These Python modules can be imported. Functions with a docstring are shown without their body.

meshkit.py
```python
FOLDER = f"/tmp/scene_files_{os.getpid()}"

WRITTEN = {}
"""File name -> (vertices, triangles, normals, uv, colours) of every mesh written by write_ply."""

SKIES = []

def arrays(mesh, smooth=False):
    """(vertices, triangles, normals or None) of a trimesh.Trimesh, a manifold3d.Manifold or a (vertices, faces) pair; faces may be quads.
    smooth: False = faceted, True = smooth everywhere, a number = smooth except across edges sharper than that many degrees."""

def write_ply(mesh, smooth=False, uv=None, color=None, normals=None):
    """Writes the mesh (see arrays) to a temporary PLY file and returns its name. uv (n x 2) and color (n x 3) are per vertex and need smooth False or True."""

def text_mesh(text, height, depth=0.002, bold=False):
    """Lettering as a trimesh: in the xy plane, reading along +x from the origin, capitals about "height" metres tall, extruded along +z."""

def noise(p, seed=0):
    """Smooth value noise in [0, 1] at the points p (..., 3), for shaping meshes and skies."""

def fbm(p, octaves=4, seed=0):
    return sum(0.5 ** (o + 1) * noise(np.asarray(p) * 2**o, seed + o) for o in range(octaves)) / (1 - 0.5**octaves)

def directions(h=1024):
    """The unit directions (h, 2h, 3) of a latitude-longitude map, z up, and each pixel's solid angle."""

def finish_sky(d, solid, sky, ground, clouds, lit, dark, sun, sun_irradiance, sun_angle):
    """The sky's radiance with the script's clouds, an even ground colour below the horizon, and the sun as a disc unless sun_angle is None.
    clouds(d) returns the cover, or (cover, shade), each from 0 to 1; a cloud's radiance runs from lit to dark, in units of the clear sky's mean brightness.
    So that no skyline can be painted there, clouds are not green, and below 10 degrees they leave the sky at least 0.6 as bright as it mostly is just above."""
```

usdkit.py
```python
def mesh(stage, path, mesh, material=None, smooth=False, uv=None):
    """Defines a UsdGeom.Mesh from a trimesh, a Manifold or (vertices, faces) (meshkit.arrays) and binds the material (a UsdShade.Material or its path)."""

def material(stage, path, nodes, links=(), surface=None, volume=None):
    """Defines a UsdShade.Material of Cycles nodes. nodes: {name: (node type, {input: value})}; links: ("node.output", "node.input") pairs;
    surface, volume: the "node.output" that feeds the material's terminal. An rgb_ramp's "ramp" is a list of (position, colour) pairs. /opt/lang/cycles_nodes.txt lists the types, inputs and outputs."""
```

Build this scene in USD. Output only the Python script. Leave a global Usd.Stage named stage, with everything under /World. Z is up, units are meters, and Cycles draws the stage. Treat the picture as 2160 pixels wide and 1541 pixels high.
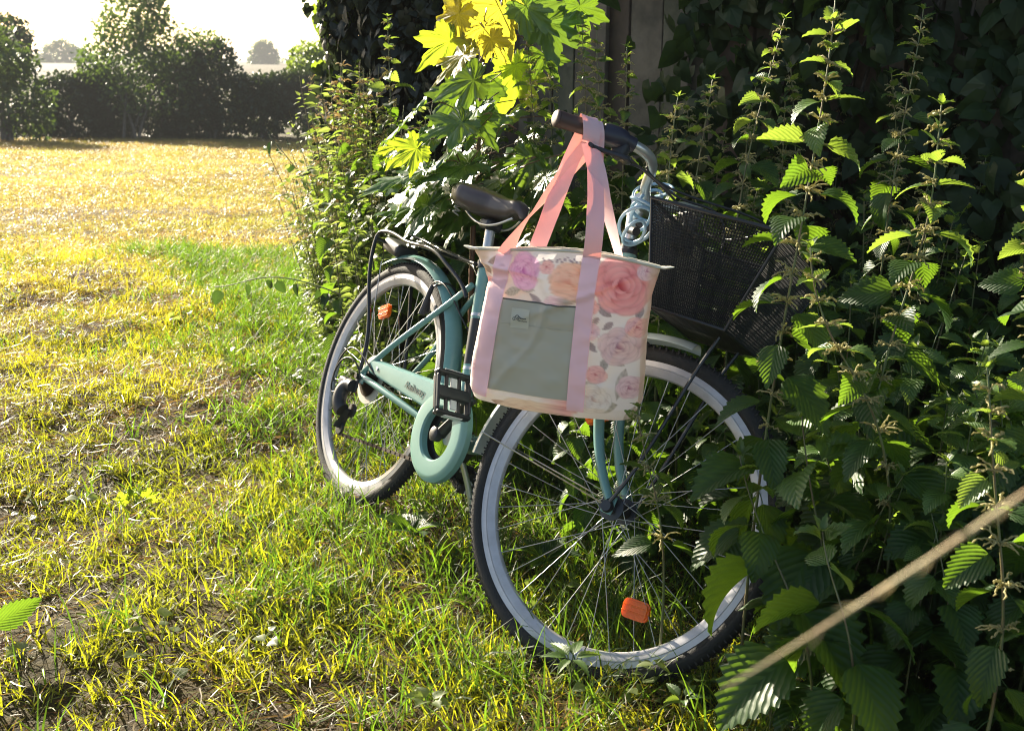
import math, numpy as np, usdkit, meshkit, trimesh
from pxr import Usd, UsdGeom, UsdLux, UsdShade, Gf, Sdf, Vt

stage = Usd.Stage.CreateInMemory()
UsdGeom.SetStageUpAxis(stage, "Z")
UsdGeom.SetStageMetersPerUnit(stage, 1.0)
world = UsdGeom.Xform.Define(stage, "/World")
stage.SetDefaultPrim(world.GetPrim())
UsdGeom.Scope.Define(stage, "/World/Looks")
A = np.array
rad = np.radians

# ------------------------------------------------------------------ camera
CAM_H, PITCH, ROLL, FPX = 1.196, rad(15.13), rad(0.393), 2371.0
cp = A([0, 0, CAM_H]); cf = A([0, math.cos(PITCH), -math.sin(PITCH)]); cr = A([1.0, 0, 0]); cu = np.cross(cr, cf)
cr, cu = cr * math.cos(ROLL) + cu * math.sin(ROLL), cu * math.cos(ROLL) - cr * math.sin(ROLL)
cam = UsdGeom.Camera.Define(stage, "/World/camera")
cam.CreateHorizontalApertureAttr(36.0)
cam.CreateVerticalApertureAttr(36.0 * 730 / 1024)
cam.CreateFocalLengthAttr(36.0 * FPX / 2160)
cam.CreateFStopAttr(9.5)
cam.CreateFocusDistanceAttr(2.35)
cam.CreateClippingRangeAttr((0.05, 5000.0))
cam.CreateExposureAttr(EXPO := 2.0)
m4 = np.eye(4); m4[0, :3], m4[1, :3], m4[2, :3], m4[3, :3] = cr, cu, -cf, cp
cam.AddTransformOp().Set(Gf.Matrix4d(m4.tolist()))

# ------------------------------------------------------------------ sky and sun
SUN_AZ, SUN_EL = rad(-38.0), rad(21.0)
sun_dir = A([math.sin(SUN_AZ) * math.cos(SUN_EL), math.cos(SUN_AZ) * math.cos(SUN_EL), math.sin(SUN_EL)])
sky = UsdLux.DomeLight.Define(stage, "/World/sky")
skym = usdkit.material(stage, "/World/Looks/sky", {
    "s": ("sky_texture", {"sky_type": "single_scattering", "sun_disc": False, "sun_elevation": float(SUN_EL), "sun_rotation": float(SUN_AZ), "altitude": 50.0, "air_density": 1.0, "aerosol_density": 2.0, "ozone_density": 1.0}),
    "b": ("background_shader", {"strength": 0.05})}, [("s.color", "b.color")], surface="b.background")
UsdShade.MaterialBindingAPI.Apply(sky.GetPrim()).Bind(skym)
sun = UsdLux.DistantLight.Define(stage, "/World/sun")
sun.CreateNormalizeAttr(True); sun.CreateIntensityAttr(1.25); sun.CreateAngleAttr(0.5); sun.CreateColorAttr(Gf.Vec3f(1.0, 0.89, 0.70))
zx = sun_dir / np.linalg.norm(sun_dir); xx = np.cross([0, 0, 1.0], zx); xx /= np.linalg.norm(xx); yx = np.cross(zx, xx)
ms = np.eye(4); ms[0, :3], ms[1, :3], ms[2, :3] = xx, yx, zx
sun.AddTransformOp().Set(Gf.Matrix4d(ms.tolist()))

# ------------------------------------------------------------------ helpers
def at(u, v, z):                       # a point of the place read off the survey of the photograph: u, v and the distance along the view axis
    d = cf * FPX + cr * (u - 1080) - cu * (v - 770.5)
    return cp + d * z / FPX

used = {}
def numbered(path):
    if path not in used:
        used[path] = 0
        return path
    used[path] += 1
    return f"{path}_{used[path]:03d}"

def setdata(prim, label=None, cat=None, group=None, kind=None):
    for k, v in (("label", label), ("category", cat), ("group", group), ("kind", kind)):
        if v:
            prim.SetCustomDataByKey(k, v)
    return prim

def thing(name, label=None, cat=None, group=None, kind=None, mat=None, loc=None, parent="/World"):
    x = UsdGeom.Xform.Define(stage, numbered(f"{parent}/{name}"))
    if mat is not None:
        x.AddTransformOp().Set(Gf.Matrix4d(A(mat, float).T.tolist()))
    elif loc is not None:
        x.AddTranslateOp().Set(Gf.Vec3d(*map(float, loc)))
    setdata(x.GetPrim(), label, cat, group, kind)
    return str(x.GetPath())

def part(parent, name, mesh, mat, smooth=False, uv=None, label=None, kind=None):
    m = usdkit.mesh(stage, numbered(f"{parent}/{name}"), mesh, mat, smooth=smooth, uv=uv)
    m.CreateDoubleSidedAttr(True)
    if label or kind:
        setdata(m.GetPrim(), label, None, None, kind)
    return m

def top(name, mesh, mat, label=None, cat=None, group=None, kind=None, smooth=False):
    m = part("/World", name, mesh, mat, smooth)
    setdata(m.GetPrim(), label, cat, group, kind)
    return m

def cat_(ms):
    vs, fs, n = [], [], 0
    for m in ms:
        v, f = (m.vertices, m.faces) if hasattr(m, "faces") else m
        v, f = A(v, float), A(f, int)
        if f.shape[1] == 4:
            f = np.vstack([f[:, [0, 1, 2]], f[:, [0, 2, 3]]])
        vs.append(v); fs.append(f + n); n += len(v)
    return np.vstack(vs), np.vstack(fs)

def frames(p):
    p = A(p, float); t = np.gradient(p, axis=0); t /= np.linalg.norm(t, axis=1, keepdims=True) + 1e-12
    u = np.cross(t[0], [0, 0, 1.0] if abs(t[0][2]) < .9 else [1.0, 0, 0]); u /= np.linalg.norm(u)
    U = []
    for k in t:
        u = u - k * (u @ k); u /= np.linalg.norm(u); U.append(u)
    U = A(U)
    return t, U, np.cross(t, U)

def tube(p, r, n=8, cap=True, flat=1.0):
    p = A(p, float); r = np.broadcast_to(r, (len(p),)); t, U, V = frames(p)
    a = np.arange(n) * 2 * np.pi / n
    v = p[:, None] + r[:, None, None] * (np.cos(a)[None, :, None] * U[:, None] + flat * np.sin(a)[None, :, None] * V[:, None])
    i, j = np.meshgrid(np.arange(len(p) - 1), np.arange(n), indexing="ij")
    q = np.stack([i * n + j, i * n + (j + 1) % n, (i + 1) * n + (j + 1) % n, (i + 1) * n + j], -1).reshape(-1, 4)
    f = np.vstack([q[:, [0, 1, 2]], q[:, [0, 2, 3]]]); v = v.reshape(-1, 3)
    if cap:
        m = len(v); e = (len(p) - 1) * n
        v = np.vstack([v, p[0], p[-1]])
        f = np.vstack([f, [[m, (k + 1) % n, k] for k in range(n)], [[m + 1, e + k, e + (k + 1) % n] for k in range(n)]])
    return v, f

def spline(p, n=24):
    from scipy.interpolate import CubicSpline
    p = A(p, float); s = np.r_[0, np.cumsum(np.linalg.norm(np.diff(p, axis=0), axis=1))]
    return CubicSpline(s, p)(np.linspace(0, s[-1], n))

def lathe_y(prof, n=64, a0=0, a1=2 * np.pi):          # profile (radius, y) turned about the y axis
    prof = A(prof, float); full = abs(a1 - a0 - 2 * np.pi) < 1e-6
    a = np.linspace(a0, a1, n, endpoint=not full); k = len(prof)
    v = np.stack([np.outer(np.cos(a), prof[:, 0]), np.broadcast_to(prof[:, 1], (n, k)), np.outer(np.sin(a), prof[:, 0])], -1).reshape(-1, 3)
    i, j = np.meshgrid(np.arange(n if full else n - 1), np.arange(k - 1), indexing="ij")
    i2 = (i + 1) % n
    q = np.stack([i * k + j, i * k + j + 1, i2 * k + j + 1, i2 * k + j], -1).reshape(-1, 4)
    return v, np.vstack([q[:, [0, 1, 2]], q[:, [0, 2, 3]]])

def move(m, T=None, off=None):
    v, f = (m.vertices, m.faces) if hasattr(m, "faces") else m
    v = A(v, float)
    if T is not None:
        v = v @ A(T).T
    if off is not None:
        v = v + A(off)
    return v, f

def rbox(size, r=.003, off=(0, 0, 0), T=None):         # box with rounded edges
    import manifold3d as m3
    s = A(size, float) / 2 - r
    pts = [m3.Manifold.sphere(r, 8).translate([a * s[0], b * s[1], c * s[2]]) for a in (-1, 1) for b in (-1, 1) for c in (-1, 1)]
    mm = m3.Manifold.batch_hull(pts).to_mesh()
    return move((mm.vert_properties[:, :3], mm.tri_verts), T, off)

def rot(axis, deg):
    return trimesh.transformations.rotation_matrix(rad(deg), axis)[:3, :3]

def mat(name, color, rough=.5, metal=0., spec=.5, noise=None, bump=None, **kw):
    n = {"p": ("principled_bsdf", {"base_color": color, "roughness": rough, "metallic": metal, "specular_ior_level": spec, **kw})}
    l = []
    if noise:                                            # (scale, other colour, low, high)
        n |= {"t": ("texture_coordinate", {}), "n": ("noise_texture", {"scale": noise[0], "detail": 5.0, "roughness": .6}),
              "r": ("rgb_ramp", {"ramp": [(noise[2], color), (noise[3], noise[1])]})}
        l += [("t.object", "n.vector"), ("n.fac", "r.fac"), ("r.color", "p.base_color")]
    if bump:                                             # (scale, strength, distance)
        n |= {"t": ("texture_coordinate", {}), "bn": ("noise_texture", {"scale": bump[0], "detail": 4.0}), "b": ("bump", {"strength": bump[1], "distance": bump[2]})}
        l += [("t.object", "bn.vector"), ("bn.fac", "b.height"), ("b.normal", "p.normal")]
    return usdkit.material(stage, f"/World/Looks/{name}", n, l, surface="p.BSDF")

def leafmat(name, c1, c2, t1, t2, rough=.42, spec=.5, trans=.42, veins=True, island=False, rib=None):
    """A leaf: front colour c1 to c2, light let through t1 to t2, varying from leaf to leaf; side veins as relief."""
    n = {"oi": ("object_info", {}), "g": ("geometry", {}), "t": ("texture_coordinate", {}), "n": ("noise_texture", {"scale": 9.0, "detail": 3.0}),
         "a": ("math", {"math_type": "add"}), "a2": ("math", {"math_type": "multiply", "value2": .5}),
         "r1": ("rgb_ramp", {"ramp": [(.2, c1), (.8, c2)]}), "r2": ("rgb_ramp", {"ramp": [(.2, t1), (.8, t2)]}),
         "p": ("principled_bsdf", {"roughness": rough, "specular_ior_level": spec}), "tr": ("translucent_bsdf", {}), "m": ("mix_closure", {"fac": trans})}
    l = [("t.object", "n.vector"), ("n.fac", "a.value1"), ("g.random_per_island", "a.value2"),
         ("a.value", "a2.value1"), ("a2.value", "r1.fac"), ("a2.value", "r2.fac"), ("r1.color", "p.base_color"), ("r2.color", "tr.color"), ("p.BSDF", "m.closure1"), ("tr.BSDF", "m.closure2")]
    if veins:
        n |= {"uv": ("uvmap", {"attribute": "st"}), "sx": ("separate_xyz", {}), "ab": ("math", {"math_type": "absolute"}), "k": ("math", {"math_type": "multiply_add", "value2": -.55}),
              "w": ("math", {"math_type": "multiply", "value2": veins if veins is not True else 25.0}), "si": ("math", {"math_type": "sine"}), "pw": ("math", {"math_type": "absolute"}),
              "b": ("bump", {"strength": .3, "distance": .006})}
        l += [("uv.UV", "sx.vector"), ("sx.x", "ab.value1"), ("ab.value", "k.value1"), ("sx.y", "k.value3"), ("k.value", "w.value1"), ("w.value", "si.value1"), ("si.value", "pw.value1"), ("pw.value", "b.height"),
              ("b.normal", "p.normal"), ("b.normal", "tr.normal")]
    return usdkit.material(stage, f"/World/Looks/{name}", n, l, surface="m.closure")

# ------------------------------------------------------------------ materials
M = {}
M["mint"] = mat("mint_paint", (.15, .29, .275), .24, spec=.6, noise=(14, (.12, .25, .24), .35, .75))
M["mint2"] = mat("pale_mint_plastic", (.17, .315, .285), .30, spec=.55)
M["fender"] = mat("silver_mint_mudguard", (.46, .52, .49), .25, spec=.6)
M["black"] = mat("black_plastic", (.016, .016, .018), .5)
M["blackmetal"] = mat("black_metal", (.015, .015, .017), .28, spec=.6)
M["rubber"] = mat("tyre_rubber", (.010, .010, .0105), .8, noise=(25, (.026, .022, .017), .5, .85), bump=(260, .5, .003))
M["rim"] = mat("rim_alloy", (.47, .46, .48), .36, metal=.35, noise=(30, (.36, .35, .36), .4, .8))
M["spoke"] = mat("spoke_steel", (.42, .42, .41), .28, metal=.9)
M["silver"] = mat("silver_alloy", (.60, .59, .57), .3, metal=.85)
M["leather"] = mat("saddle_cover", (.040, .030, .030), .36, spec=.6, bump=(420, .25, .001), noise=(20, (.06, .045, .045), .4, .7))
M["grip"] = mat("grip_rubber", (.050, .026, .020), .55, bump=(300, .2, .001))
M["navy"] = mat("shifter_plastic", (.014, .013, .022), .4)
M["orange"] = usdkit.material(stage, "/World/Looks/reflector_orange", {"p": ("principled_bsdf", {"base_color": (1.0, .27, .01), "roughness": .15, "specular_ior_level": .8, "coat_weight": .6}), "tr": ("translucent_bsdf", {"color": (1.0, .36, .02)}), "m": ("mix_closure", {"fac": .45}),
    "t": ("texture_coordinate", {}), "v": ("voronoi_texture", {"scale": 260.0}), "b": ("bump", {"strength": .4, "distance": .002})}, [("t.object", "v.vector"), ("v.distance", "b.height"), ("b.normal", "p.normal"), ("p.BSDF", "m.closure1"), ("tr.BSDF", "m.closure2")], surface="m.closure")
M["reflwhite"] = mat("reflector_grey", (.55, .56, .56), .25, bump=(300, .3, .001))
M["cable"] = mat("cable_black", (.012, .012, .013), .35)
M["lockblue"] = mat("lock_cable_blue", (.20, .32, .42), .2, spec=.7, coat_weight=.5)
M["ink"] = mat("lettering_dark", (.02, .045, .045), .5)
M["chain"] = mat("rusty_chain", (.035, .022, .014), .55, metal=.5)
M["disc"] = mat("spoke_guard_disc", (.55, .52, .46), .4)

# ------------------------------------------------------------------ bicycle: built upright in its own frame (x forward, y left, z up), leaning towards the shed
YAW, LEAN, STEER, WB, HA, RW = rad(-57.8), rad(-21.7), rad(24.1), 1.083, rad(72.7), .348
Bm = rot([0, 0, 1], -57.8) @ rot([1, 0, 0], -21.7); Bt = A([-.480, 2.989, -.006])
BM = np.eye(4); BM[:3, :3], BM[:3, 3] = Bm, Bt
piv = A([WB - .055 / math.sin(HA), 0, RW]); kax = A([-math.cos(HA), 0, math.sin(HA)]); Sm = rot(kax, 24.1)
sl = lambda q: (A(q, float) - piv) @ Sm.T + piv                      # steered part -> bicycle frame
sm = lambda m: (sl(m[0]), m[1])
bw = lambda q: A(q, float) @ Bm.T + Bt
fwp = lambda q: bw(sl(q))
bike = thing("bicycle", "mint green step-through city bicycle leaning on the nettles by the shed, wire basket in front", "bicycle", mat=BM)
P = lambda name, m, mt, smooth=40, par=None, **k: part(par or bike, name, m, M[mt], smooth, **k)

def wheel(name, c, S=None, rear=False):
    tf = (lambda m: sm(move(m, None, c))) if S else (lambda m: move(m, None, c))
    w = thing(name, parent=bike)
    th = np.linspace(-2.35, 2.35, 23)
    prof = [(.3295 + .0190 * math.cos(t) ** 1 * (1 if abs(t) > .7 else 1), .0188 * math.sin(t)) for t in th]
    P("tyre", tf(lathe_y(prof, 120)), "rubber", 50, w)
    kn = []                                                       # tread blocks
    for i in range(150):
        a = i / 150 * 2 * np.pi
        for y, z in ((-.0115, .3443), (.0115, .3443), (0, .3477)):
            kn.append(move(rbx((.0030, .006, .0085)), rot([0, 1, 0], -math.degrees(a + (0 if y else .02))) @ A([[0, 0, 1], [0, 1, 0], [1, 0, 0]]), (z * math.cos(a + (0 if y else .02)), y, z * math.sin(a + (0 if y else .02)))))
    P("tread", tf(cat_([(k[0], k[1]) for k in kn])), "rubber", False, w)
    rp = [(.3130, .0100), (.3180, .0118), (.3175, .0132), (.3045, .0134), (.3035, .0122), (.3022, .0132), (.2965, .0118), (.2860, .0072), (.2838, .0035), (.2838, 0)]
    rp = rp + [(r, -y) for r, y in rp[::-1]]
    P("rim", tf(lathe_y(rp, 140)), "rim", 35, w)
    hp = [(0.0, -.052), (.0085, -.052), (.0085, -.047), (.0135, -.046), (.0135, -.039), (.027, -.037), (.027, -.033), (.017, -.031), (.0155, 0)]
    hp = hp + [(r, -y) for r, y in hp[::-1]]
    P("hub", tf(lathe_y(hp, 28)), "blackmetal", 35, w)
    for i in range(36):
        side = -1 if i % 2 else 1
        a = i / 36 * 2 * np.pi + .03
        ah = a + (1 if (i // 2) % 2 else -1) * 1.12
        p0 = A([.0235 * math.cos(ah), side * .0345, .0235 * math.sin(ah)]); p1 = A([.2845 * math.cos(a), side * .003, .2845 * math.sin(a)])
        P("spoke", tf(tube([p0, (p0 + p1) / 2, p0 * .06 + p1 * .94, p1], [.0010, .0010, .0010, .0016], 5)), "spoke", True, w)
    for a in ([-53, 127] if not rear else [113]):
        R = rot([0, 1, 0], -a + 90)
        import shapely.geometry as sg
        oct_ = sg.box(-.029, -.020, .029, .020).buffer(-.011).buffer(.011, quad_segs=3)
        b1 = trimesh.creation.extrude_polygon(oct_, .007, engine="earcut"); b2 = trimesh.creation.extrude_polygon(oct_.buffer(-.004), .0105, engine="earcut")
        lens = [move((A(q.vertices), A(q.faces)), A([[1, 0, 0], [0, 0, -1], [0, 1, 0]]), (0, 0, 0)) for q in (b1, b2)]
        body = cat_(lens + [rbox((.056, .0022, .0025), .0008, (0, -.0107, z)) for z in (-.006, .006)])
        if name == "front_wheel" and a < 0:
            R = rot([0, 1, 0], -8)
        ctr = A([.207 * math.cos(rad(a)), -.006 if not rear else -.010, .207 * math.sin(rad(a))])
        P("reflector", tf(move(body, R, ctr)), "orange", 40, w, label="orange spoke reflector")
    return w

def rbx(s):
    b = trimesh.creation.box(s); return A(b.vertices), A(b.faces)

wheel("front_wheel", (WB, 0, RW), True)
wheel("rear_wheel", (0, 0, RW), None, True)

# frame
BB = A([.472, 0, .315])
ST = A([.329, 0, .745]); hx = lambda z: piv[0] - (z - RW) / math.tan(HA)
P("seat_tube", tube([BB, BB * .5 + ST * .5, ST], .0172, 16), "mint")
stl = lambda z: BB + (ST - BB) * (z - BB[2]) / (ST[2] - BB[2])
P("seat_tube_band", tube([stl(.497), stl(.61)], .0176, 16), "black", label="black decal section of the seat tube")
for z in (.487, .620):
    P("seat_tube_ring", tube([stl(z - .004), stl(z + .004)], .0180, 16), "silver")
P("seat_clamp", tube([stl(.738), stl(.757)], .021, 16), "blackmetal")
P("down_tube", tube(spline([[.50, 0, .315], [.60, 0, .345], [.70, 0, .44], [.80, 0, .60], [hx(.775), 0, .775]], 22), np.linspace(.023, .0215, 22), 16), "mint")
P("top_tube", tube(spline([[.412, 0, .462], [.455, 0, .462], [.54, 0, .50], [.68, 0, .63], [hx(.835), 0, .838]], 22), .0175, 16), "mint")
P("head_tube", tube([[hx(.752), 0, .752], [hx(.86), 0, .86]], .0205, 18), "mint")
P("headset", tube([[hx(.856), 0, .856], [hx(.866), 0, .866], [hx(.868), 0, .868], [hx(.888), 0, .888]], [.0215, .0215, .0185, .0170], 18), "blackmetal")
P("bottom_bracket", move(lathe_y([(0, -.036), (.021, -.036), (.021, .036), (0, .036)], 24), None, BB), "mint")
for s in (-1, 1):
    P("chain_stay", tube(spline([[.0, s * .066, .352], [.15, s * .058, .342], [.33, s * .036, .326], [.455, s * .020, .316]], 14), np.linspace(.0085, .0115, 14), 10), "mint")
    P("seat_stay", tube(spline([[.005, s * .066, .362], [.12, s * .058, .478], [.27, s * .024, .634], [.326, s * .016, .690]], 14), .0082, 10), "mint")
    P("dropout", rbox((.034, .005, .036), .002, (.006, s * .066, .350)), "mint")
P("axle_nut", move(lathe_y([(0, -.083), (.008, -.083), (.009, -.07), (.009, .07), (.008, .083), (0, .083)], 14), None, (0, 0, RW)), "blackmetal")
# fork
for s in (-1, 1):
    P("fork_blade", sm(tube(spline([[hx(.735) + .004, s * .048, .735], [hx(.60) + .006, s * .052, .60], [hx(.46) + .016, s * .052, .46], [WB - .004, s * .0515, .362]], 16), np.linspace(.0145, .0095, 16), 12)), "mint")
    P("fork_end", sm(rbox((.026, .005, .038), .002, (WB, s * .0525, RW + .004))), "mint")
P("fork_crown", sm(tube([[hx(.735) + .004, -.052, .737], [hx(.738), 0, .742], [hx(.735) + .004, .052, .737]], .0165, 12)), "mint")
P("axle_cap", sm(move(lathe_y([(0, -.066), (.011, -.066), (.0135, -.060), (.0135, -.053), (.009, -.053), (0, -.053)], 18), None, (WB, 0, RW))), "blackmetal")

def fender(c, r, w, a0, a1, n=60):
    a = rad(np.linspace(a0, a1, n)); t = np.linspace(-1, 1, 13)
    out = []
    for thick in (0, -.0016):
        rr = r + thick - .016 * np.abs(t) ** 2.4
        out.append(np.stack([np.outer(np.cos(a), rr), np.broadcast_to(t * w / 2, (n, 13)), np.outer(np.sin(a), rr)], -1))
    v = np.concatenate([out[0], out[1][:, ::-1]], 1); k = 26
    i, j = np.meshgrid(np.arange(n - 1), np.arange(k), indexing="ij")
    q = np.stack([i * k + j, (i + 1) * k + j, (i + 1) * k + (j + 1) % k, i * k + (j + 1) % k], -1).reshape(-1, 4)
    return v.reshape(-1, 3) + A(c), q
P("front_fender", sm(fender((WB, 0, RW), .377, .052, 86.5, 183)), "fender", label="pale silvery mint front mudguard")
P("rear_fender", fender((0, 0, RW), .373, .054, -2, 118), "mint", label="mint rear mudguard")
for s in (-1, 1):
    P("fender_stay", tube([[0, s * .060, RW + .01], [-.17, s * .029, .672]], .0018, 6), "spoke")
    P("fender_stay", sm(tube([[WB, s * .058, RW], [WB - .36, s * .027, RW + .03]], .0018, 6)), "spoke")

# rear rack, lamp, stays
rk = thing("rear_rack", parent=bike)
for s in (-1, 1):
    P("rack_rail", tube(spline([[-.005, s * .072, .366], [-.10, s * .070, .57], [-.176, s * .066, .715], [-.180, s * .062, .745], [-.150, s * .06, .757], [0, s * .06, .747], [.19, s * .058, .737], [.225, s * .052, .722], [.275, s * .042, .700], [.342, s * .032, .655]], 60), .0058, 10), "blackmetal", True, rk)
    P("spring_clip", tube(spline([[-.07, s * .022, .770], [.10, s * .022, .757], [.225, s * .02, .748], [.25, s * .012, .747]], 16), .0036, 8), "blackmetal", True, rk)
P("rack_plate", rbox((.085, .055, .008), .003, (.275, 0, .746), rot([0, 1, 0], 3)), "black", 40, rk)
P("cross_bar", tube([[-.178, -.066, .73], [-.178, .066, .73]], .0055, 8), "blackmetal", True, rk)
for x in (-.05, .08):
    P("cross_bar", tube([[x, -.06, .751 - .05 * x], [x, .06, .751 - .05 * x]], .0045, 8), "blackmetal", True, rk)
P("rear_lamp", rbox((.105, .075, .042), .013, (-.135, 0, .722), rot([0, 1, 0], 8)), "black", 40, label="black rear lamp housing under the rack")

# chain case, ring, crank, pedals
cc = A([.474, -.064, .318])
ring = lathe_y([(.066, .010), (.066, -.006), (.070, -.0105), (.104, -.0115), (.114, -.008), (.121, .000), (.122, .014), (.117, .014), (.066, .010)], 72)
P("chain_guard_ring", move(ring, None, cc), "mint2", 35, label="pale mint ring of the chain guard")
def guard():
    xs = np.linspace(.045, .420, 26); v = []
    for x in xs:
        k = (x - .045) / .375; zc = .392 + .003 * k; h = .020 + .018 * k
        pr = [(-.030, -h), (-.066, -h), (-.0735, -h + .006), (-.0755, h * .1), (-.0735, h - .006), (-.066, h), (-.030, h)]
        v.append([(x, y, zc + z) for y, z in pr])
    v = A(v); n, k = v.shape[:2]
    i, j = np.meshgrid(np.arange(n - 1), np.arange(k), indexing="ij")
    q = np.stack([i * k + j, i * k + (j + 1) % k, (i + 1) * k + (j + 1) % k, (i + 1) * k + j], -1).reshape(-1, 4)
    v = v.reshape(-1, 3); f = np.vstack([q[:, [0, 1, 2]], q[:, [0, 2, 3]]])
    cap = [[0, a + 1, a] for a in range(1, k - 1)] + [[(n - 1) * k, (n - 1) * k + a, (n - 1) * k + a + 1] for a in range(1, k - 1)]
    return v, np.vstack([f, cap])
P("chain_guard_arm", guard(), "mint", 30, label="mint chain guard arm with dark lettering")
P("guard_screw", rbox((.009, .003, .009), .0012, (.095, -.0765, .392)), "silver")
tx = meshkit.text_mesh("Railway", .017, .0008)
tv = A(tx.vertices); tv[:, 0] = (tv[:, 0] + tv[:, 1] * .28) * 1.22
tv = np.stack([tv[:, 0] + .262, -.0762 - tv[:, 2] * 1.0, tv[:, 1] + .3835], -1)
P("lettering", (tv, tx.faces), "ink", False)
P("chainring", move(lathe_y([(.05, -.046), (.088, -.046), (.090, -.044), (.088, -.042), (.05, -.042), (.05, -.046)], 44), None, (BB[0], 0, BB[2])), "blackmetal")
PED = A([.588, 0, .432])
def crank(sgn, end):
    p = [BB + [0, sgn * .060, 0], BB * .55 + A(end) * .45 + [0, sgn * .068 - (BB[1] * .55), 0], A(end) + [0, sgn * .082, 0]]
    return cat_([tube(p, [.017, .0125, .0135], 12, flat=.62), move(lathe_y([(0, sgn * .07 - .013), (.012, sgn * .07 - .013), (.018, sgn * .07 - .009), (.018, sgn * .07 + .009), (.012, sgn * .07 + .013), (0, sgn * .07 + .013)], 20), None, BB)])
def pedal(sgn, end, tilt, par):
    c = A(end) + [0, sgn * .136, 0]; T = rot([0, 1, 0], tilt)
    fr = [tube([[-.050, -.043, 0], [.050, -.043, 0]], .006, 8), tube([[-.050, .043, 0], [.050, .043, 0]], .006, 8), tube([[-.050, -.046, 0], [-.050, .046, 0]], .0065, 8), tube([[.050, -.046, 0], [.050, .046, 0]], .0065, 8),
          rbox((.030, .092, .024), .006), tube([[-.05, -.018, 0], [.05, -.018, 0]], .005, 8), tube([[-.05, .018, 0], [.05, .018, 0]], .005, 8)]
    for s in (-1, 1):
        fr.append(rbox((.012, .095, .026), .005, (s * .050, 0, 0)))
        fr.append(rbox((.085, .008, .022), .004, (0, s * .044, 0)))
    P("pedal_cage", move(cat_(fr), T, c), "black", 40, par)
    P("pedal_axle", tube([A(end) + [0, sgn * .08, 0], A(end) + [0, sgn * .10, 0]], .008, 10), "blackmetal", 40, par)
    for s in (-1, 1):
        P("pedal_reflector", move(rbox((.004, .052, .017), .0018, (s * .0565, 0, 0)), T, c), "reflwhite", 40, par)
        P("pedal_pad", move(rbox((.024, .018, .006), .002, (s * .027, 0, .004)), T, c), "reflwhite", 40, par)
P("crank_arm", crank(-1, PED), "black")
pe = thing("pedal", parent=bike); pedal(-1, PED, 60, pe)
PEL = 2 * BB - PED
P("crank_arm", crank(1, PEL), "black")
pe = thing("pedal", parent=bike); pedal(1, PEL, 20, pe)
# drive side at the rear
P("sprocket_guard", move(lathe_y([(.02, -.036), (.070, -.034), (.0705, -.033), (.02, -.033)], 44), None, (0, 0, RW)), "disc", label="pale disc behind the sprockets")
cs = []
for i in range(6):
    r = .050 - .0055 * i; y = -.038 - .0042 * i
    cs.append(move(lathe_y([(.012, y), (r - .003, y), (r, y - .0008), (r - .003, y - .0018), (.012, y - .0018)], 30), None, (0, 0, RW)))
P("sprockets", cat_(cs), "chain", 30)
dr = thing("derailleur", parent=bike)
P("hanger", rbox((.018, .008, .05), .004, (-.004, -.070, .325)), "black", 40, dr)
P("derailleur_body", cat_([tube(spline([[.0, -.080, .318], [-.035, -.088, .300], [-.03, -.092, .268], [-.005, -.085, .245]], 12), np.linspace(.018, .021, 12), 10), rbox((.045, .03, .030), .008, (-.045, -.082, .318))]), "black", 40, dr)
P("derailleur_cage", tube(spline([[.0, -.066, .250], [-.022, -.064, .225], [-.040, -.062, .190]], 8), [.013, .014, .015, .014, .013, .014, .017, .016], 10, flat=.35), "black", 40, dr)
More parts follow.
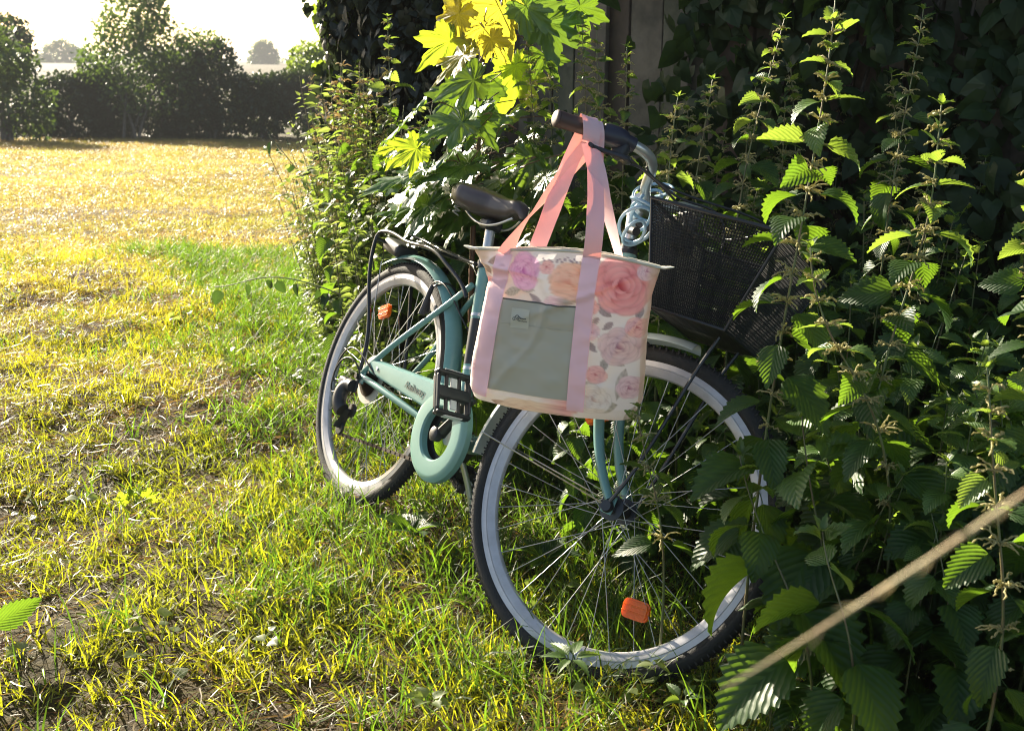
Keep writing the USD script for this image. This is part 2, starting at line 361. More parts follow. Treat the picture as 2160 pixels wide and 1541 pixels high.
for q in ((-.002, -.058, .250), (-.038, -.058, .190)):
    P("pulley", move(lathe_y([(0, -.005), (.019, -.004), (.021, 0), (.019, .004), (0, .005)], 16), None, q), "black", 40, dr)
def chainrun(p, q, n):
    p, q = A(p), A(q); d = (q - p) / n; out = []
    T = rot([0, 1, 0], -math.degrees(math.atan2(d[2], d[0])))
    for i in range(n):
        w = .0052 if i % 2 else .0035
        out.append(move(rbx((np.linalg.norm(d) * 1.05, w * 1.3, .0085)), T, p + d * (i + .5)))
    return cat_(out)
P("chain", cat_([chainrun((-.036, -.055, .172), (.455, -.046, .232), 40), chainrun((.03, -.05, .392), (.45, -.046, .398), 30)]), "chain", False)
P("gear_cable", tube(spline([[.09, -.07, .372], [.0, -.085, .41], [-.075, -.09, .41], [-.115, -.09, .33], [-.10, -.09, .28], [-.055, -.088, .30]], 40), .0026, 7), "cable", True)
P("gear_cable", tube(spline([[.02, -.075, .345], [-.04, -.095, .388], [-.085, -.10, .36], [-.09, -.098, .31], [-.06, -.09, .315]], 30), .0026, 7), "cable", True)
P("kickstand", cat_([tube(spline([[.40, .045, .285], [.425, .10, .20], [.45, .175, .065], [.455, .215, .02]], 12), .0085, 10), rbox((.05, .022, .012), .004, (.46, .22, .018))]), "silver")
P("rear_brake", cat_([tube(spline([[.175, -.045, .572], [.168, -.040, .61], [.158, -.03, .655]], 8), [.010, .009, .008, .008, .007, .007, .007, .006], 8), rbox((.016, .018, .046), .005, (.158, -.028, .598), rot([0, 1, 0], -25)), tube(spline([[.162, -.03, .652], [.20, -.012, .672], [.19, .03, .655]], 8), .003, 6)]), "black")
P("brake_cable", tube(spline([[.155, -.03, .66], [.21, -.035, .67], [.30, -.02, .62], [.36, .02, .56]], 20), .0024, 6), "cable", True)

# saddle
def saddle():
    n, k = 34, 28; v = []
    for i in range(n):
        t = i / (n - 1); x = .150 + .275 * t
        hw = np.interp(t, [0, .05, .14, .30, .45, .60, .80, .93, 1], [.020, .062, .086, .094, .074, .046, .030, .025, .010])
        zt = np.interp(t, [0, .05, .14, .3, .5, .72, .88, .96, 1], [.905, .931, .942, .943, .934, .927, .928, .920, .900])
        dp = np.interp(t, [0, .05, .2, .4, .6, .85, 1], [.020, .058, .074, .072, .060, .048, .020])
        for j in range(k):
            a = 2 * np.pi * j / k; c, s = math.cos(a), math.sin(a)
            y = hw * np.sign(c) * abs(c) ** .75
            z = (zt - dp * .42) + (dp * .42 * abs(s) ** .8 if s > 0 else -dp * .58 * abs(s) ** .7)
            v.append((x, y, z))
    v = A(v); i, j = np.meshgrid(np.arange(n - 1), np.arange(k), indexing="ij")
    q = np.stack([i * k + j, i * k + (j + 1) % k, (i + 1) * k + (j + 1) % k, (i + 1) * k + j], -1).reshape(-1, 4)
    f = np.vstack([q[:, [0, 1, 2]], q[:, [0, 2, 3]]])
    f = np.vstack([f, [[0, (a + 1), a] for a in range(1, k - 1)], [[(n - 1) * k, (n - 1) * k + a, (n - 1) * k + a + 1] for a in range(1, k - 1)]])
    return v, f
sd = thing("saddle", parent=bike)
P("saddle_cover", saddle(), "leather", True, sd)
for s in (-1, 1):
    P("saddle_rail", tube(spline([[.20, s * .030, .872], [.26, s * .024, .850], [.34, s * .022, .852], [.40, s * .012, .880]], 12), .0036, 8), "silver", True, sd)
    P("saddle_spring", tube([[.195 + .0 * i, s * .055 + .011 * math.cos(i * .9), .852 + .0018 * i] for i in range(24)], .0022, 6), "silver", True, sd)
spx = lambda z: ST + (ST - BB) / np.linalg.norm(ST - BB) * (z - .745) / .95
P("seat_post", tube([spx(.70), spx(.846)], .0138, 14), "silver", label="seat post under the saddle")
P("saddle_clamp", rbox((.045, .05, .03), .008, spx(.852)), "blackmetal")

# stem, handlebar, levers: everything steered
P("stem", sm(cat_([tube([[hx(.885), 0, .885], [hx(.945), 0, .945]], .0140, 14), tube([[hx(.935) - .002, 0, .938], [hx(.955) + .010, 0, .962], [hx(.96) + .020, 0, .974]], [.0165, .0165, .019], 14), tube([[hx(.96) + .020, -.026, .974], [hx(.96) + .020, .026, .974]], .0195, 14)])), "silver")
bar_r = [[.868, 0, .976], [.868, -.03, .982], [.874, -.06, .998], [.892, -.095, .1022 * 10 - .004], [.903, -.135, 1.034], [.899, -.165, 1.038], [.880, -.20, 1.037], [.845, -.235, 1.033], [.767, -.312, 1.016]]
bar_r[3] = [.890, -.092, 1.016]
bp = spline(bar_r, 40)
bl_ = bp * [1, -1, 1]
P("handlebar", sm(tube(np.vstack([bl_[::-1], bp[1:]]), .0115, 14)), "silver", True)
for s, q in ((-1, bp), (1, bl_)):
    g = q[28:]
    P("grip", sm(tube(g, np.r_[[.0165] * (len(g) - 2), .0175, .0172], 18)), "grip", 40)
    tip = (g[-1] - g[-2]) / np.linalg.norm(g[-1] - g[-2])
    P("grip_end", sm(tube([g[-1], g[-1] + tip * .002, g[-1] + tip * .005, g[-1] + tip * .006, g[-1] + tip * .0064], [.0178, .0176, .0145, .009, .003], 18)), "grip", True)
    c = q[24:30]
    P("gear_shifter", sm(cat_([tube(c, [.020, .0225, .0235, .023, .0225, .020], 18), tube(q[22:25], [.0165] * 3, 14)])), "navy", 40, label="ribbed dark twist shifter")
    mid = q[25]; 
    lv = spline([mid + [.006, -s * .012, -.018], mid + [.026, -s * .004, -.040], mid + [.046, s * .022, -.042], q[30] + [.045, 0, -.036], q[34] + [.042, 0, -.032]], 16)
    P("brake_lever", sm(cat_([tube(lv, np.linspace(.0095, .0062, 16), 10, flat=.7), rbox((.034, .030, .040), .010, mid + [.006, -s * .006, -.020])])), "black", 40)
for i, pts in enumerate(([bp[25] + [.02, .03, -.035], [.94, -.12, .995], [.985, -.09, .985], [1.05, -.05, .985], [1.075, -.03, .945], [1.02, -.02, .86]],
                         [bp[26] + [.02, .03, -.02], [.92, -.13, 1.0], [.955, -.085, .985], [.990, -.05, .955], [.955, -.01, .87], [.93, .01, .80]],
                         [bp[18] + [.0, .02, -.02], [1.01, -.06, 1.002], [1.12, .03, 1.01], [1.06, .10, .99], bl_[20] + [.03, -.01, -.02]])):
    P("brake_cable" if i < 2 else "gear_cable", sm(tube(spline(pts, 40), .0027, 7)), "cable", True)

# wire basket
bk = thing("basket", parent=bike)
def basket():
    rim = A([[.955, -.165, .952], [1.245, -.165, .958], [1.245, .160, .958], [.955, .165, .952]]); bot = A([[1.025, -.125, .748], [1.195, -.125, .752], [1.195, .110, .752], [1.025, .125, .748]])
    wires = []
    def seg(a, b, r):
        a, b = A(a), A(b); t, U, V = frames([a, b]); n = 3
        ang = np.arange(n) * 2 * np.pi / n
        ringv = r * (np.cos(ang)[:, None] * U[0] + np.sin(ang)[:, None] * V[0])
        v = np.vstack([a + ringv, b + ringv]); f = []
        for i in range(n):
            f += [[i, (i + 1) % n, n + (i + 1) % n], [i, n + (i + 1) % n, n + i]]
        wires.append((v, A(f)))
    for k in range(4):
        a, b, c, d = rim[k], rim[(k + 1) % 4], bot[(k + 1) % 4], bot[k]
        n = 46 if k % 2 == 0 else 46
        for i in range(1, n):
            t = i / n; seg(a + (b - a) * t, d + (c - d) * t, .00135)
        for j in range(1, 34):
            t = j / 34; seg(a + (d - a) * t, b + (c - b) * t, .00135)
    for i in range(1, 32):
        t = i / 32; seg(bot[0] + (bot[1] - bot[0]) * t, bot[3] + (bot[2] - bot[3]) * t, .0013); seg(bot[0] + (bot[3] - bot[0]) * t, bot[1] + (bot[2] - bot[1]) * t, .0013)
    return cat_(wires), rim, bot
wm, rim_, bot_ = basket()
P("wire_mesh", sm(wm), "cable", False, bk, kind="stuff")
rl = lambda q, r: tube(np.vstack([spline(np.vstack([q, q[:1]])[i:i + 2], 4)[:-1] for i in range(4)] + [q[:1]]), r, 8)
P("basket_rim", sm(rl(rim_, .0042)), "cable", 40, bk)
P("basket_base", sm(rl(bot_, .0032)), "cable", 40, bk)
for i in range(4):
    P("corner_wire", sm(tube([rim_[i], bot_[i]], .0030, 8)), "cable", 40, bk)
P("basket_bracket", sm(cat_([tube([[hx(.93), 0, .93], [.97, 0, .925], [1.0, 0, .90]], .008, 8), rbox((.02, .09, .035), .004, (.975, 0, .918))])), "black", 40, bk)
for s in (-1, 1):
    P("basket_stay", sm(tube(spline([[1.165, s * .062, .745], [1.135, s * .058, .60], [WB + .012, s * .061, .385], [WB, s * .062, RW]], 14), .0042, 8)), "blackmetal", 40, bk)
P("front_brake", sm(cat_([tube(spline([[.985, -.04, .63], [.985, -.038, .67], [.98, -.025, .712]], 8), .008, 8), tube(spline([[.985, .04, .63], [.985, .038, .67], [.98, .025, .712]], 8), .008, 8)])), "black")

# coiled cable lock wound round the stem
coil = []
for i in range(260):
    t = i / 259; a = t * 2 * np.pi * 7.2
    kq = 1 + .38 * math.sin(t * 17 + 1); coil.append([.888 + .026 * kq * math.cos(a), -.050 + .034 * kq * math.sin(a), .998 - .105 * t + .020 * math.sin(a * .83 + 2.6 * t) + .016 * math.sin(a + 3 * t)])
coil = [[.87, .005, 1.0]] + coil + [[.88, -.02, .885]]
lock = thing("cable_lock", "light blue coiled cable lock wound round the handlebar stem of the bicycle", "bike lock")
part(lock, "coiled_cable", (bw(sl(tube(coil, .0037, 9)[0])), tube(coil, .0037, 9)[1]), M["lockblue"], True)
part(lock, "lock_barrel", (bw(sl(tube([[.865, -.035, .905], [.895, -.058, .90]], .0095, 14)[0])), tube([[.865, -.035, .905], [.895, -.058, .90]], .0095, 14)[1]), M["black"], 40)

# ------------------------------------------------------------------ tote bag hanging from the right grip
th_ = rad(15.0); rl_ = rad(3.2)
X0, N0 = A([math.cos(th_), -math.sin(th_), 0]), A([-math.sin(th_), -math.cos(th_), 0]); Z0 = A([0, 0, 1.0])
BX, BZ = X0 * math.cos(rl_) - Z0 * math.sin(rl_), Z0 * math.cos(rl_) + X0 * math.sin(rl_)
BO = at(1200, 531, 2.215)
H_ = .310
def half(t, s):
    ar = np.interp(t, [0, .03, .10, .22, .45, .75, .93, 1], [.183, .182, .178, .171, .167, .170, .170, .160])
    al = np.interp(t, [0, .03, .10, .22, .45, .75, .93, 1], [.194, .191, .178, .160, .166, .178, .181, .172])
    a = np.where(np.asarray(s) < 0, al, ar)
    b = np.interp(t, [0, .05, .15, .30, .50, .80, .93, 1], [.010, .018, .034, .046, .055, .063, .064, .055])
    e = np.interp(t, [0, .15, .4, 1], [.95, .75, .45, .40])
    return a, b, e
z_ = lambda t: np.asarray(t) * .31
def bag_pt(phi, t, off=0.0):                     # phi: -pi/2 left seam .. 0 front middle .. pi/2 right seam; returns bag coordinates (x, n, z)
    s, c = np.sin(phi), np.cos(phi)
    a, b, e = half(t, s)
    x = a * np.sign(s) * np.abs(s) ** e; n = b * np.sign(c) * np.abs(c) ** e
    q = np.stack([x * 14, t * 8 + 0 * x, n * 9], -1)
    w = (meshkit.fbm(q + 3.1, 3, 5) - .5) * .024 * np.interp(t, [0, .06, .5, 1], [.25, 1, .8, .6])
    rid = np.abs(meshkit.fbm(np.stack([x * 5 + z_(t) * 4, t * 1.3 - x * 2.4, n * 2 + 5], -1), 2, 8) - .5); w = w + .0065 * np.exp(-(rid / .035) ** 2) * np.interp(t, [0, .08, .4, 1], [.3, 1, .9, .5])
    pin = np.exp(-((x + .135) / .04) ** 2 - ((t - .20) / .05) ** 2) * -.016 + np.exp(-((x + .12 - (t - .2) * .5) / .10) ** 2 - ((t - .13 - (x + .12) * .4) / .018) ** 2) * .007
    fold = np.exp(-((x - .02 + (t - .28) * .65) / .012) ** 2 - ((t - .27) / .14) ** 2) * .007
    n = n + np.sign(n) * (w + pin + fold) + np.sign(n) * off
    sag = -.012 * np.clip(t - .8, 0, 1) * 5 * (1 - (x / .18) ** 2) * .9
    z = -t * H_ + sag + .004 * np.sin(x * 16 + 1) * np.clip(1 - t * 5, 0, 1) - .010 * (x / .2) ** 2 * np.clip(1 - t * 6, 0, 1)
    return np.stack([x, n, z], -1)
toW = lambda q: BO + q[..., :1] * BX + q[..., 1:2] * N0 + q[..., 2:3] * BZ

def blend(c, new, k):
    k = np.clip(k, 0, 1)[..., None]
    return c * (1 - k) + A(new) * k
def rose(c, x, z, cx, cz, r, dark, mid, light, seed=0, squash=.85):
    dx, dz = (x - cx) / r, (z - cz) / (r * squash); ang = np.arctan2(dz, dx)
    wob = meshkit.fbm(np.stack([dx * 2 + seed, dz * 2, 0 * dx], -1), 3, seed) - .5
    d = np.hypot(dx, dz) * (1 + .16 * np.sin(5 * ang + seed) + .35 * wob)
    rg = np.random.default_rng(seed); lo, hi, dk = A(mid), A(light), A(dark)
    for ring, (rad_, num, size) in enumerate(((.60, 6, .52), (.50, 5, .44), (.36, 5, .36), (.22, 4, .28), (.10, 3, .20))):
        for i in range(num):
            a = i / num * 6.283 + ring * .7 + rg.normal(0, .18); px_, pz_ = math.cos(a) * rad_, math.sin(a) * rad_; s_ = size * rg.uniform(.85, 1.15)
            u = ((dx - px_) * math.cos(a) + (dz - pz_) * math.sin(a)) / s_; v = (-(dx - px_) * math.sin(a) + (dz - pz_) * math.cos(a)) / (s_ * 1.25)
            e = np.hypot(u, v) * (1 + .22 * wob); k = np.clip((1 - e) * 7, 0, 1) * .92
            g = np.clip(.5 + .55 * u + .5 * wob, 0, 1)[..., None]
            colr = (lo * (1 - g) + hi * g); sh = (np.clip(1 - (u + 1) * .75, 0, 1) * (.45 + .10 * ring))[..., None]; colr = colr * (1 - sh) + dk * sh
            colr = colr * (1 - (.18 * np.exp(-((e - .9) / .07) ** 2))[..., None])
            c = c * (1 - k[..., None]) + colr * k[..., None]
    return c
def leafp(c, x, z, cx, cz, L, W, ang, col, a=.9):
    ca, sa = math.cos(rad(ang)), math.sin(rad(ang))
    u, v = ((x - cx) * ca + (z - cz) * sa) / L, (-(x - cx) * sa + (z - cz) * ca) / W
    e = np.abs(v) - (1 - u ** 2) * (.9 + .25 * u)
    vein = 1 - .25 * np.exp(-(v / .09) ** 2) - .12 * np.sin(u * 16 - np.abs(v) * 6)
    k = np.clip(-e * 6, 0, 1) * (np.abs(u) < 1) * a
    return c * (1 - k[..., None]) + np.clip(A(col) * vein[..., None], 0, 1) * k[..., None]
def cloth_print(x, z):
    c = np.zeros(x.shape + (3,)) + A([.80, .78, .77])
    q = np.stack([x * 9, z * 9, 0 * x], -1)
    c = blend(c, (.74, .70, .74), np.clip((meshkit.fbm(q, 4, 3) - .5) * 2.2, 0, .6))
    c = blend(c, (.78, .55, .42), np.clip((meshkit.fbm(q * 1.1 + 7, 4, 9) - .56) * 6, 0, .8) * np.clip(1.2 - np.abs(z + .06) * 12, 0, 1))
    for (cx, cz, L, W, an, col) in [(-.075, -.072, .022, .011, -10, (.46, .41, .38)), (-.098, -.083, .018, .010, 200, (.44, .40, .34)), (-.05, -.092, .020, .007, -35, (.33, .28, .31)), (-.06, -.105, .014, .006, 60, (.45, .37, .42)),
            (.018, -.085, .050, .014, 38, (.40, .36, .32)), (.035, -.020, .020, .011, 60, (.42, .37, .33)), (.02, -.026, .017, .008, 130, (.45, .40, .34)), (.052, -.056, .015, .007, 100, (.36, .30, .28)),
            (.085, -.098, .022, .011, -32, (.32, .27, .29)), (.128, -.090, .022, .008, 30, (.38, .32, .32)), (.155, -.098, .016, .010, 80, (.30, .26, .27)), (.072, -.122, .012, .007, 50, (.40, .33, .35)), (.098, -.128, .014, .008, 40, (.35, .29, .31)), (.068, -.170, .018, .008, -40, (.30, .27, .30)),
            (.098, -.205, .017, .010, 75, (.35, .33, .31)), (.122, -.196, .018, .007, -20, (.42, .38, .34)), (.07, -.255, .028, .014, 60, (.52, .49, .45)), (.105, -.29, .03, .014, 20, (.46, .44, .36)), (.135, -.24, .035, .013, 80, (.50, .47, .44)), (-.145, -.03, .018, .010, 20, (.38, .28, .24)), (-.16, -.05, .012, .009, 120, (.34, .26, .23)), (-.12, -.05, .010, .008, 60, (.38, .27, .30)),
            (-.10, -.315, .03, .012, -15, (.50, .36, .28)), (-.02, -.318, .035, .010, 12, (.55, .33, .26)), (.02, -.31, .030, .009, -28, (.45, .25, .20)), (.155, -.31, .03, .012, 70, (.45, .42, .36)), (-.13, -.20, .02, .01, 70, (.5, .4, .36)), (.15, -.16, .02, .011, 100, (.47, .40, .38))]:
        c = leafp(c, x, z, cx, cz, L, W, an, col)
    for k in range(9):                                            # a fine sprig
        c = leafp(c, x, z, -.045 + k * .0085, -.016 - .004 * math.sin(k * .8), .0065, .0022, 60 if k % 2 else -50, (.30, .26, .33), .85)
        c = leafp(c, x, z, -.07 + (k % 3) * .012 + .004 * k, -.10 - .006 * (k // 3), .005, .003, 40 * k, (.50, .36, .50), .8)
    c = rose(c, x, z, .012, -.052, .040, (.62, .22, .16), (.76, .38, .27), (.84, .58, .46), 3)
    c = rose(c, x, z, .115, -.050, .058, (.34, .03, .05), (.62, .13, .15), (.86, .46, .47), 1, .92)
    c = rose(c, x, z, -.080, -.042, .031, (.44, .08, .32), (.60, .20, .46), (.82, .52, .70), 6, 1.1)
    c = rose(c, x, z, .125, -.165, .042, (.28, .12, .22), (.54, .33, .40), (.78, .64, .66), 8)
    c = rose(c, x, z, .085, -.275, .034, (.55, .38, .34), (.74, .66, .62), (.82, .80, .78), 11)
    for (cx, cz, r, kk) in [(.062, -.142, .020, 0), (.155, -.125, .022, 1), (-.015, -.094, .016, 0), (.152, -.245, .026, 0), (.085, -.225, .020, 1), (-.155, -.085, .020, 1), (-.035, -.030, .014, 1), (.16, -.02, .018, 0), (.03, -.30, .022, 1), (-.16, -.25, .024, 0), (.06, -.095, .017, 1)]:
        c = rose(c, x, z, cx, cz, r, ((.34, .10, .20), (.42, .08, .12))[kk], ((.60, .34, .44), (.70, .30, .34))[kk], ((.82, .66, .70), (.86, .58, .56))[kk], int(cx * 900) % 50 + 50)
    c = rose(c, x, z, -.06, -.325, .05, (.62, .34, .24), (.74, .52, .40), (.80, .70, .58), 14, .6)
    return c

def grid_faces(n, k, wrap=False):
    i, j = np.meshgrid(np.arange(n - 1), np.arange(k if wrap else k - 1), indexing="ij")
    q = np.stack([i * k + j, i * k + (j + 1) % k, (i + 1) * k + (j + 1) % k, (i + 1) * k + j], -1).reshape(-1, 4)
    return np.vstack([q[:, [0, 1, 2]], q[:, [0, 2, 3]]])

def clothmat(name, col=None, attr=None, trans=.3, tcol=None, rough=.6, weave=900.0):
    n = {"p": ("principled_bsdf", {"roughness": rough, "specular_ior_level": .35, "sheen_weight": .1}), "tr": ("translucent_bsdf", {}), "m": ("mix_closure", {"fac": trans}),
         "t": ("texture_coordinate", {}), "w": ("noise_texture", {"scale": weave, "detail": 2.0}), "b": ("bump", {"strength": .25, "distance": .0008})}
    l = [("t.object", "w.vector"), ("w.fac", "b.height"), ("b.normal", "p.normal"), ("p.BSDF", "m.closure1"), ("tr.BSDF", "m.closure2")]
    if attr:
        n["a"] = ("attribute", {"attribute": attr}); l += [("a.color", "p.base_color"), ("a.color", "tr.color")]
    else:
        n["p"][1]["base_color"] = col; n["tr"][1]["color"] = tcol or col
    return usdkit.material(stage, f"/World/Looks/{name}", n, l, surface="m.closure")
M["print"] = clothmat("floral_print_cloth", attr="print")
M["strapsewn"] = clothmat("pink_strap_sewn", (.90, .53, .54), trans=.0, rough=.55)
M["pocket"] = clothmat("grey_green_pocket_cloth", (.57, .55, .45), trans=.10, rough=.48)
M["strap"] = clothmat("pink_strap_webbing", (.88, .63, .66), trans=.15, tcol=(1.0, .30, .20), rough=.55)
M["cream"] = clothmat("cream_label_cloth", (.72, .69, .56), trans=.1)
M["piping"] = clothmat("dark_edge_piping", (.10, .10, .09), trans=.0)

bag = thing("tote_bag", "floral oilcloth tote bag with pink straps and grey pocket hanging from the handlebar grip", "bag")
nph, nt = 320, 230
ph, tt = np.meshgrid(np.linspace(-np.pi, np.pi, nph, endpoint=False) + np.pi / nph, np.linspace(0, 1, nt), indexing="xy")
body = bag_pt(ph, tt)
# bottom closed by shrinking rings
rings = [body]
for k in (.8, .5, .2, .02):
    last = body[-1:].copy(); c = last.mean(1, keepdims=True); r2 = c + (last - c) * [k ** .6, k, 1]; r2[..., 2] -= .012 * (1 - k) ** .8
    rings.append(r2)
body = np.concatenate(rings, 0); nr = body.shape[0]
col = cloth_print(body[..., 0] + np.where(body[..., 1] < 0, .37, 0), np.where(np.arange(nr)[:, None] < nt, body[..., 2], -.33 - (np.arange(nr)[:, None] - nt) * .012 - .01 + .2 * body[..., 1]))
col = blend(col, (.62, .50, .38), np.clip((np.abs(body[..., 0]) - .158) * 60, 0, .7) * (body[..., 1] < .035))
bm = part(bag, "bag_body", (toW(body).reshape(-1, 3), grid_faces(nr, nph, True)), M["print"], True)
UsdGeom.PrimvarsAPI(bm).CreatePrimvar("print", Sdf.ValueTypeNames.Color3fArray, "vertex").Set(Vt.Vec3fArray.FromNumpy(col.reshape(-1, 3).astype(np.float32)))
# bound rim
rimp = toW(bag_pt(np.linspace(-np.pi, np.pi, 90), np.zeros(90)))
part(bag, "rim_hem", tube(rimp, .0034, 6, cap=False), M["cream"], True)
for s, L in ((-1, .022), (1, .026)):
    e = toW(bag_pt(A([s * np.pi / 2]), A([.0])))[0]
    part(bag, "zip_tab", tube([e - BX * s * .01, e + BX * s * L * .35, e + BX * s * L * .7 + BZ * .002, e + BX * s * L + BZ * .003], [.009, .010, .008, .003], 8, flat=.3), M["cream"], 40)

def x_on_front(x, t, off):                                        # front point at bag x
    a, b, e = half(t, x); s = np.sign(x) * np.clip(np.abs(x) / a, 0, .9999) ** (1 / e)
    return bag_pt(np.arcsin(np.clip(s, -.9999, .9999)), t, off)
def patch(xl, xr, t0, t1, off, n=40, k=40):
    t = np.linspace(t0, t1, n)[:, None] + np.zeros((n, k)); f = np.linspace(0, 1, k)[None]
    l, r = xl(t), xr(t); x = l + (r - l) * f
    return toW(x_on_front(x, t, off)).reshape(-1, 3), grid_faces(n, k)
pl = lambda t: -.137 - .020 * (t - .3); pr = lambda t: .045 + 0 * t
slope = lambda f0: f0
v, f = patch(pl, pr, .315, .90, .0045)
part(bag, "pocket", (v, f), M["pocket"], True, label="grey green pocket sewn on the front of the bag")
part(bag, "pocket_piping", tube(v.reshape(40, 40, 3)[0], .0016, 6), M["piping"], True)
part(bag, "pocket_seam", tube(v.reshape(40, 40, 3)[10] + N0 * .0004, .0007, 5), M["pocket"], True)
v, f = patch(lambda t: -.095 + 0 * t, lambda t: -.058 + 0 * t, .365, .49, .0062, 12, 12)
part(bag, "brand_label", (v, f), M["cream"], True, label="small cream sewn label with dark script")
def script_on(pts, r, t0=.365, t1=.49, x0=-.095, x1=-.058):
    p = A(pts, float); x = x0 + (x1 - x0) * p[:, 0]; t = t0 + (t1 - t0) * (1 - p[:, 1])
    return tube(spline(toW(x_on_front(x, t, .0070)), 40), r, 5)
part(bag, "label_lettering", cat_([script_on([(.14, .42), (.12, .50), (.20, .56), (.24, .46), (.20, .40), (.14, .42)], .0005), script_on([(.26, .42), (.24, .56), (.32, .66), (.42, .64), (.46, .52), (.38, .44), (.34, .50), (.42, .58), (.52, .58), (.54, .50), (.58, .56), (.62, .50), (.66, .55), (.70, .50), (.76, .54), (.82, .52), (.84, .56)], .0007),
    script_on([(.44, .42), (.46, .38), (.50, .42), (.53, .37), (.58, .41), (.62, .37), (.66, .41), (.70, .36), (.74, .40), (.80, .36), (.84, .40), (.88, .35)], .0004)]), M["piping"], False)

def ribbon(pts, wid, w, n=60):
    p = spline(pts, n); s = np.linspace(0, 1, len(wid)); q = np.linspace(0, 1, n)
    wv = np.stack([np.interp(q, s, A(wid)[:, k]) for k in range(3)], -1); t = np.gradient(p, axis=0); t /= np.linalg.norm(t, axis=1, keepdims=True)
    wv = wv - t * (wv * t).sum(1, keepdims=True); wv /= np.linalg.norm(wv, axis=1, keepdims=True)
    f = np.linspace(-.5, .5, 5)
    nn = np.cross(t, wv)
    return (p[:, None] + wv[:, None] * f[None, :, None] * w + nn[:, None] * (.0012 * (1 - (2 * f[None, :, None]) ** 2))).reshape(-1, 3), grid_faces(n, 5)
SW = .035
v, f = patch(lambda t: .050 - SW / 2 + 0 * t, lambda t: .050 + SW / 2 + 0 * t, .012, .955, .0075, 60, 8)
part(bag, "strap", (v, f), M["strapsewn"], True)
v, f = patch(lambda t: -.125 - SW / 2 - .027 * t, lambda t: -.125 + SW / 2 - .027 * t, .03, .955, .0075, 60, 8)
part(bag, "strap", (v, f), M["strapsewn"], True)
gax = fwp(A([.767, -.312, 1.016])) - fwp(A([.845, -.235, 1.033])); gax /= np.linalg.norm(gax)
gpt = lambda u: fwp(spline(bar_r, 200)[int(u)])
gc = fwp(bp[31]); gc2 = fwp(bp[32])
tocam = (cp - gc); tocam -= gax * (tocam @ gax); tocam[2] = 0; tocam /= np.linalg.norm(tocam)
aR = toW(x_on_front(A([.050]), A([.02]), .0075))[0]; aL = toW(x_on_front(A([-.125]), A([.035]), .0075))[0]
up_ = A([0, 0, 1.0]); ga = -gax
v, f = ribbon([aR - BZ * .004, aR * .6 + gc * .4 + tocam * .030, gc + tocam * .024 - up_ * .03, gc + tocam * .021 + up_ * .004, gc + up_ * .0215, gc - tocam * .021 + up_ * .002, gc - tocam * .024 - up_ * .03],
              [BX, BX, ga, ga, ga, ga, ga], SW, 90)
part(bag, "strap_handle", (v, f), M["strap"], True)
e0 = gc - tocam * .024 - up_ * .028
v, f = ribbon([e0, e0 * .6 + aL * .4 - tocam * .012 + up_ * .004, aL * .85 + e0 * .15 + up_ * .01, aL], [ga, ga * .8 - tocam * .5, ga * .35 - tocam, BX * .6 - tocam * .35], SW, 70)
part(bag, "strap_handle", (v, f), M["strap"], True)
bk_ = lambda x, t: toW(A([[x, -half(t, 0)[1] - .002, -t * H_]]))[0]
bL, bR = bk_(-.070, .02), bk_(.100, .02)
v, f = ribbon([gc2 + tocam * .028 - up_ * .03 + gax * .004, gc2 + tocam * .0245 + up_ * .004, gc2 + up_ * .0245, gc2 - tocam * .0245 + up_ * .002, gc2 - tocam * .027 - up_ * .03 + gax * .012, bL * .6 + gc2 * .4 - tocam * .02, bL], [ga, ga, ga, ga, ga, BX, BX], SW, 110)
part(bag, "strap_handle", (v, f), M["strap"], True)
e1 = gc2 + tocam * .028 - up_ * .028 + gax * .004
v, f = ribbon([e1, e1 * .55 + bR * .45, bR], [ga, ga * .5 + tocam * .8, ga * .2 + tocam], SW, 60)
part(bag, "strap_handle", (v, f), M["strap"], True)

# ------------------------------------------------------------------ ground
def gz(x, y):
    x, y = np.asarray(x, float), np.asarray(y, float)
    s = np.clip((y - 5) / 31, 0, 1)
    z = -1.30 * (s * s * (3 - 2 * s) * .6 + s * .4) + 1.25 * np.clip((y - 45) / 255, 0, 1)
    near = np.clip(1.5 - np.hypot(x, y - 3) / 14, 0, 1)
    b = (meshkit.fbm(np.stack([x * 1.3, y * 1.3, 0 * x], -1), 3, 2) - .5) * .13 + (meshkit.noise(np.stack([x * .35, y * .35, 0 * x + 4], -1), 5) - .5) * .06
    return z + b * near * np.clip((np.abs(y - 2.6) + np.abs(x + .1) - .6) * 1.2, .15, 1)
ys = np.unique(np.r_[np.linspace(-4, 8, 130), np.linspace(8, 45, 75), np.geomspace(45, 1400, 40)])
xs = np.unique(np.r_[-np.geomspace(6, 1400, 45), np.linspace(-6, 6, 130), np.geomspace(6, 1400, 30)])
gx, gy = np.meshgrid(xs, ys)
gm = (np.stack([gx, gy, gz(gx, gy)], -1).reshape(-1, 3), grid_faces(len(ys), len(xs)))
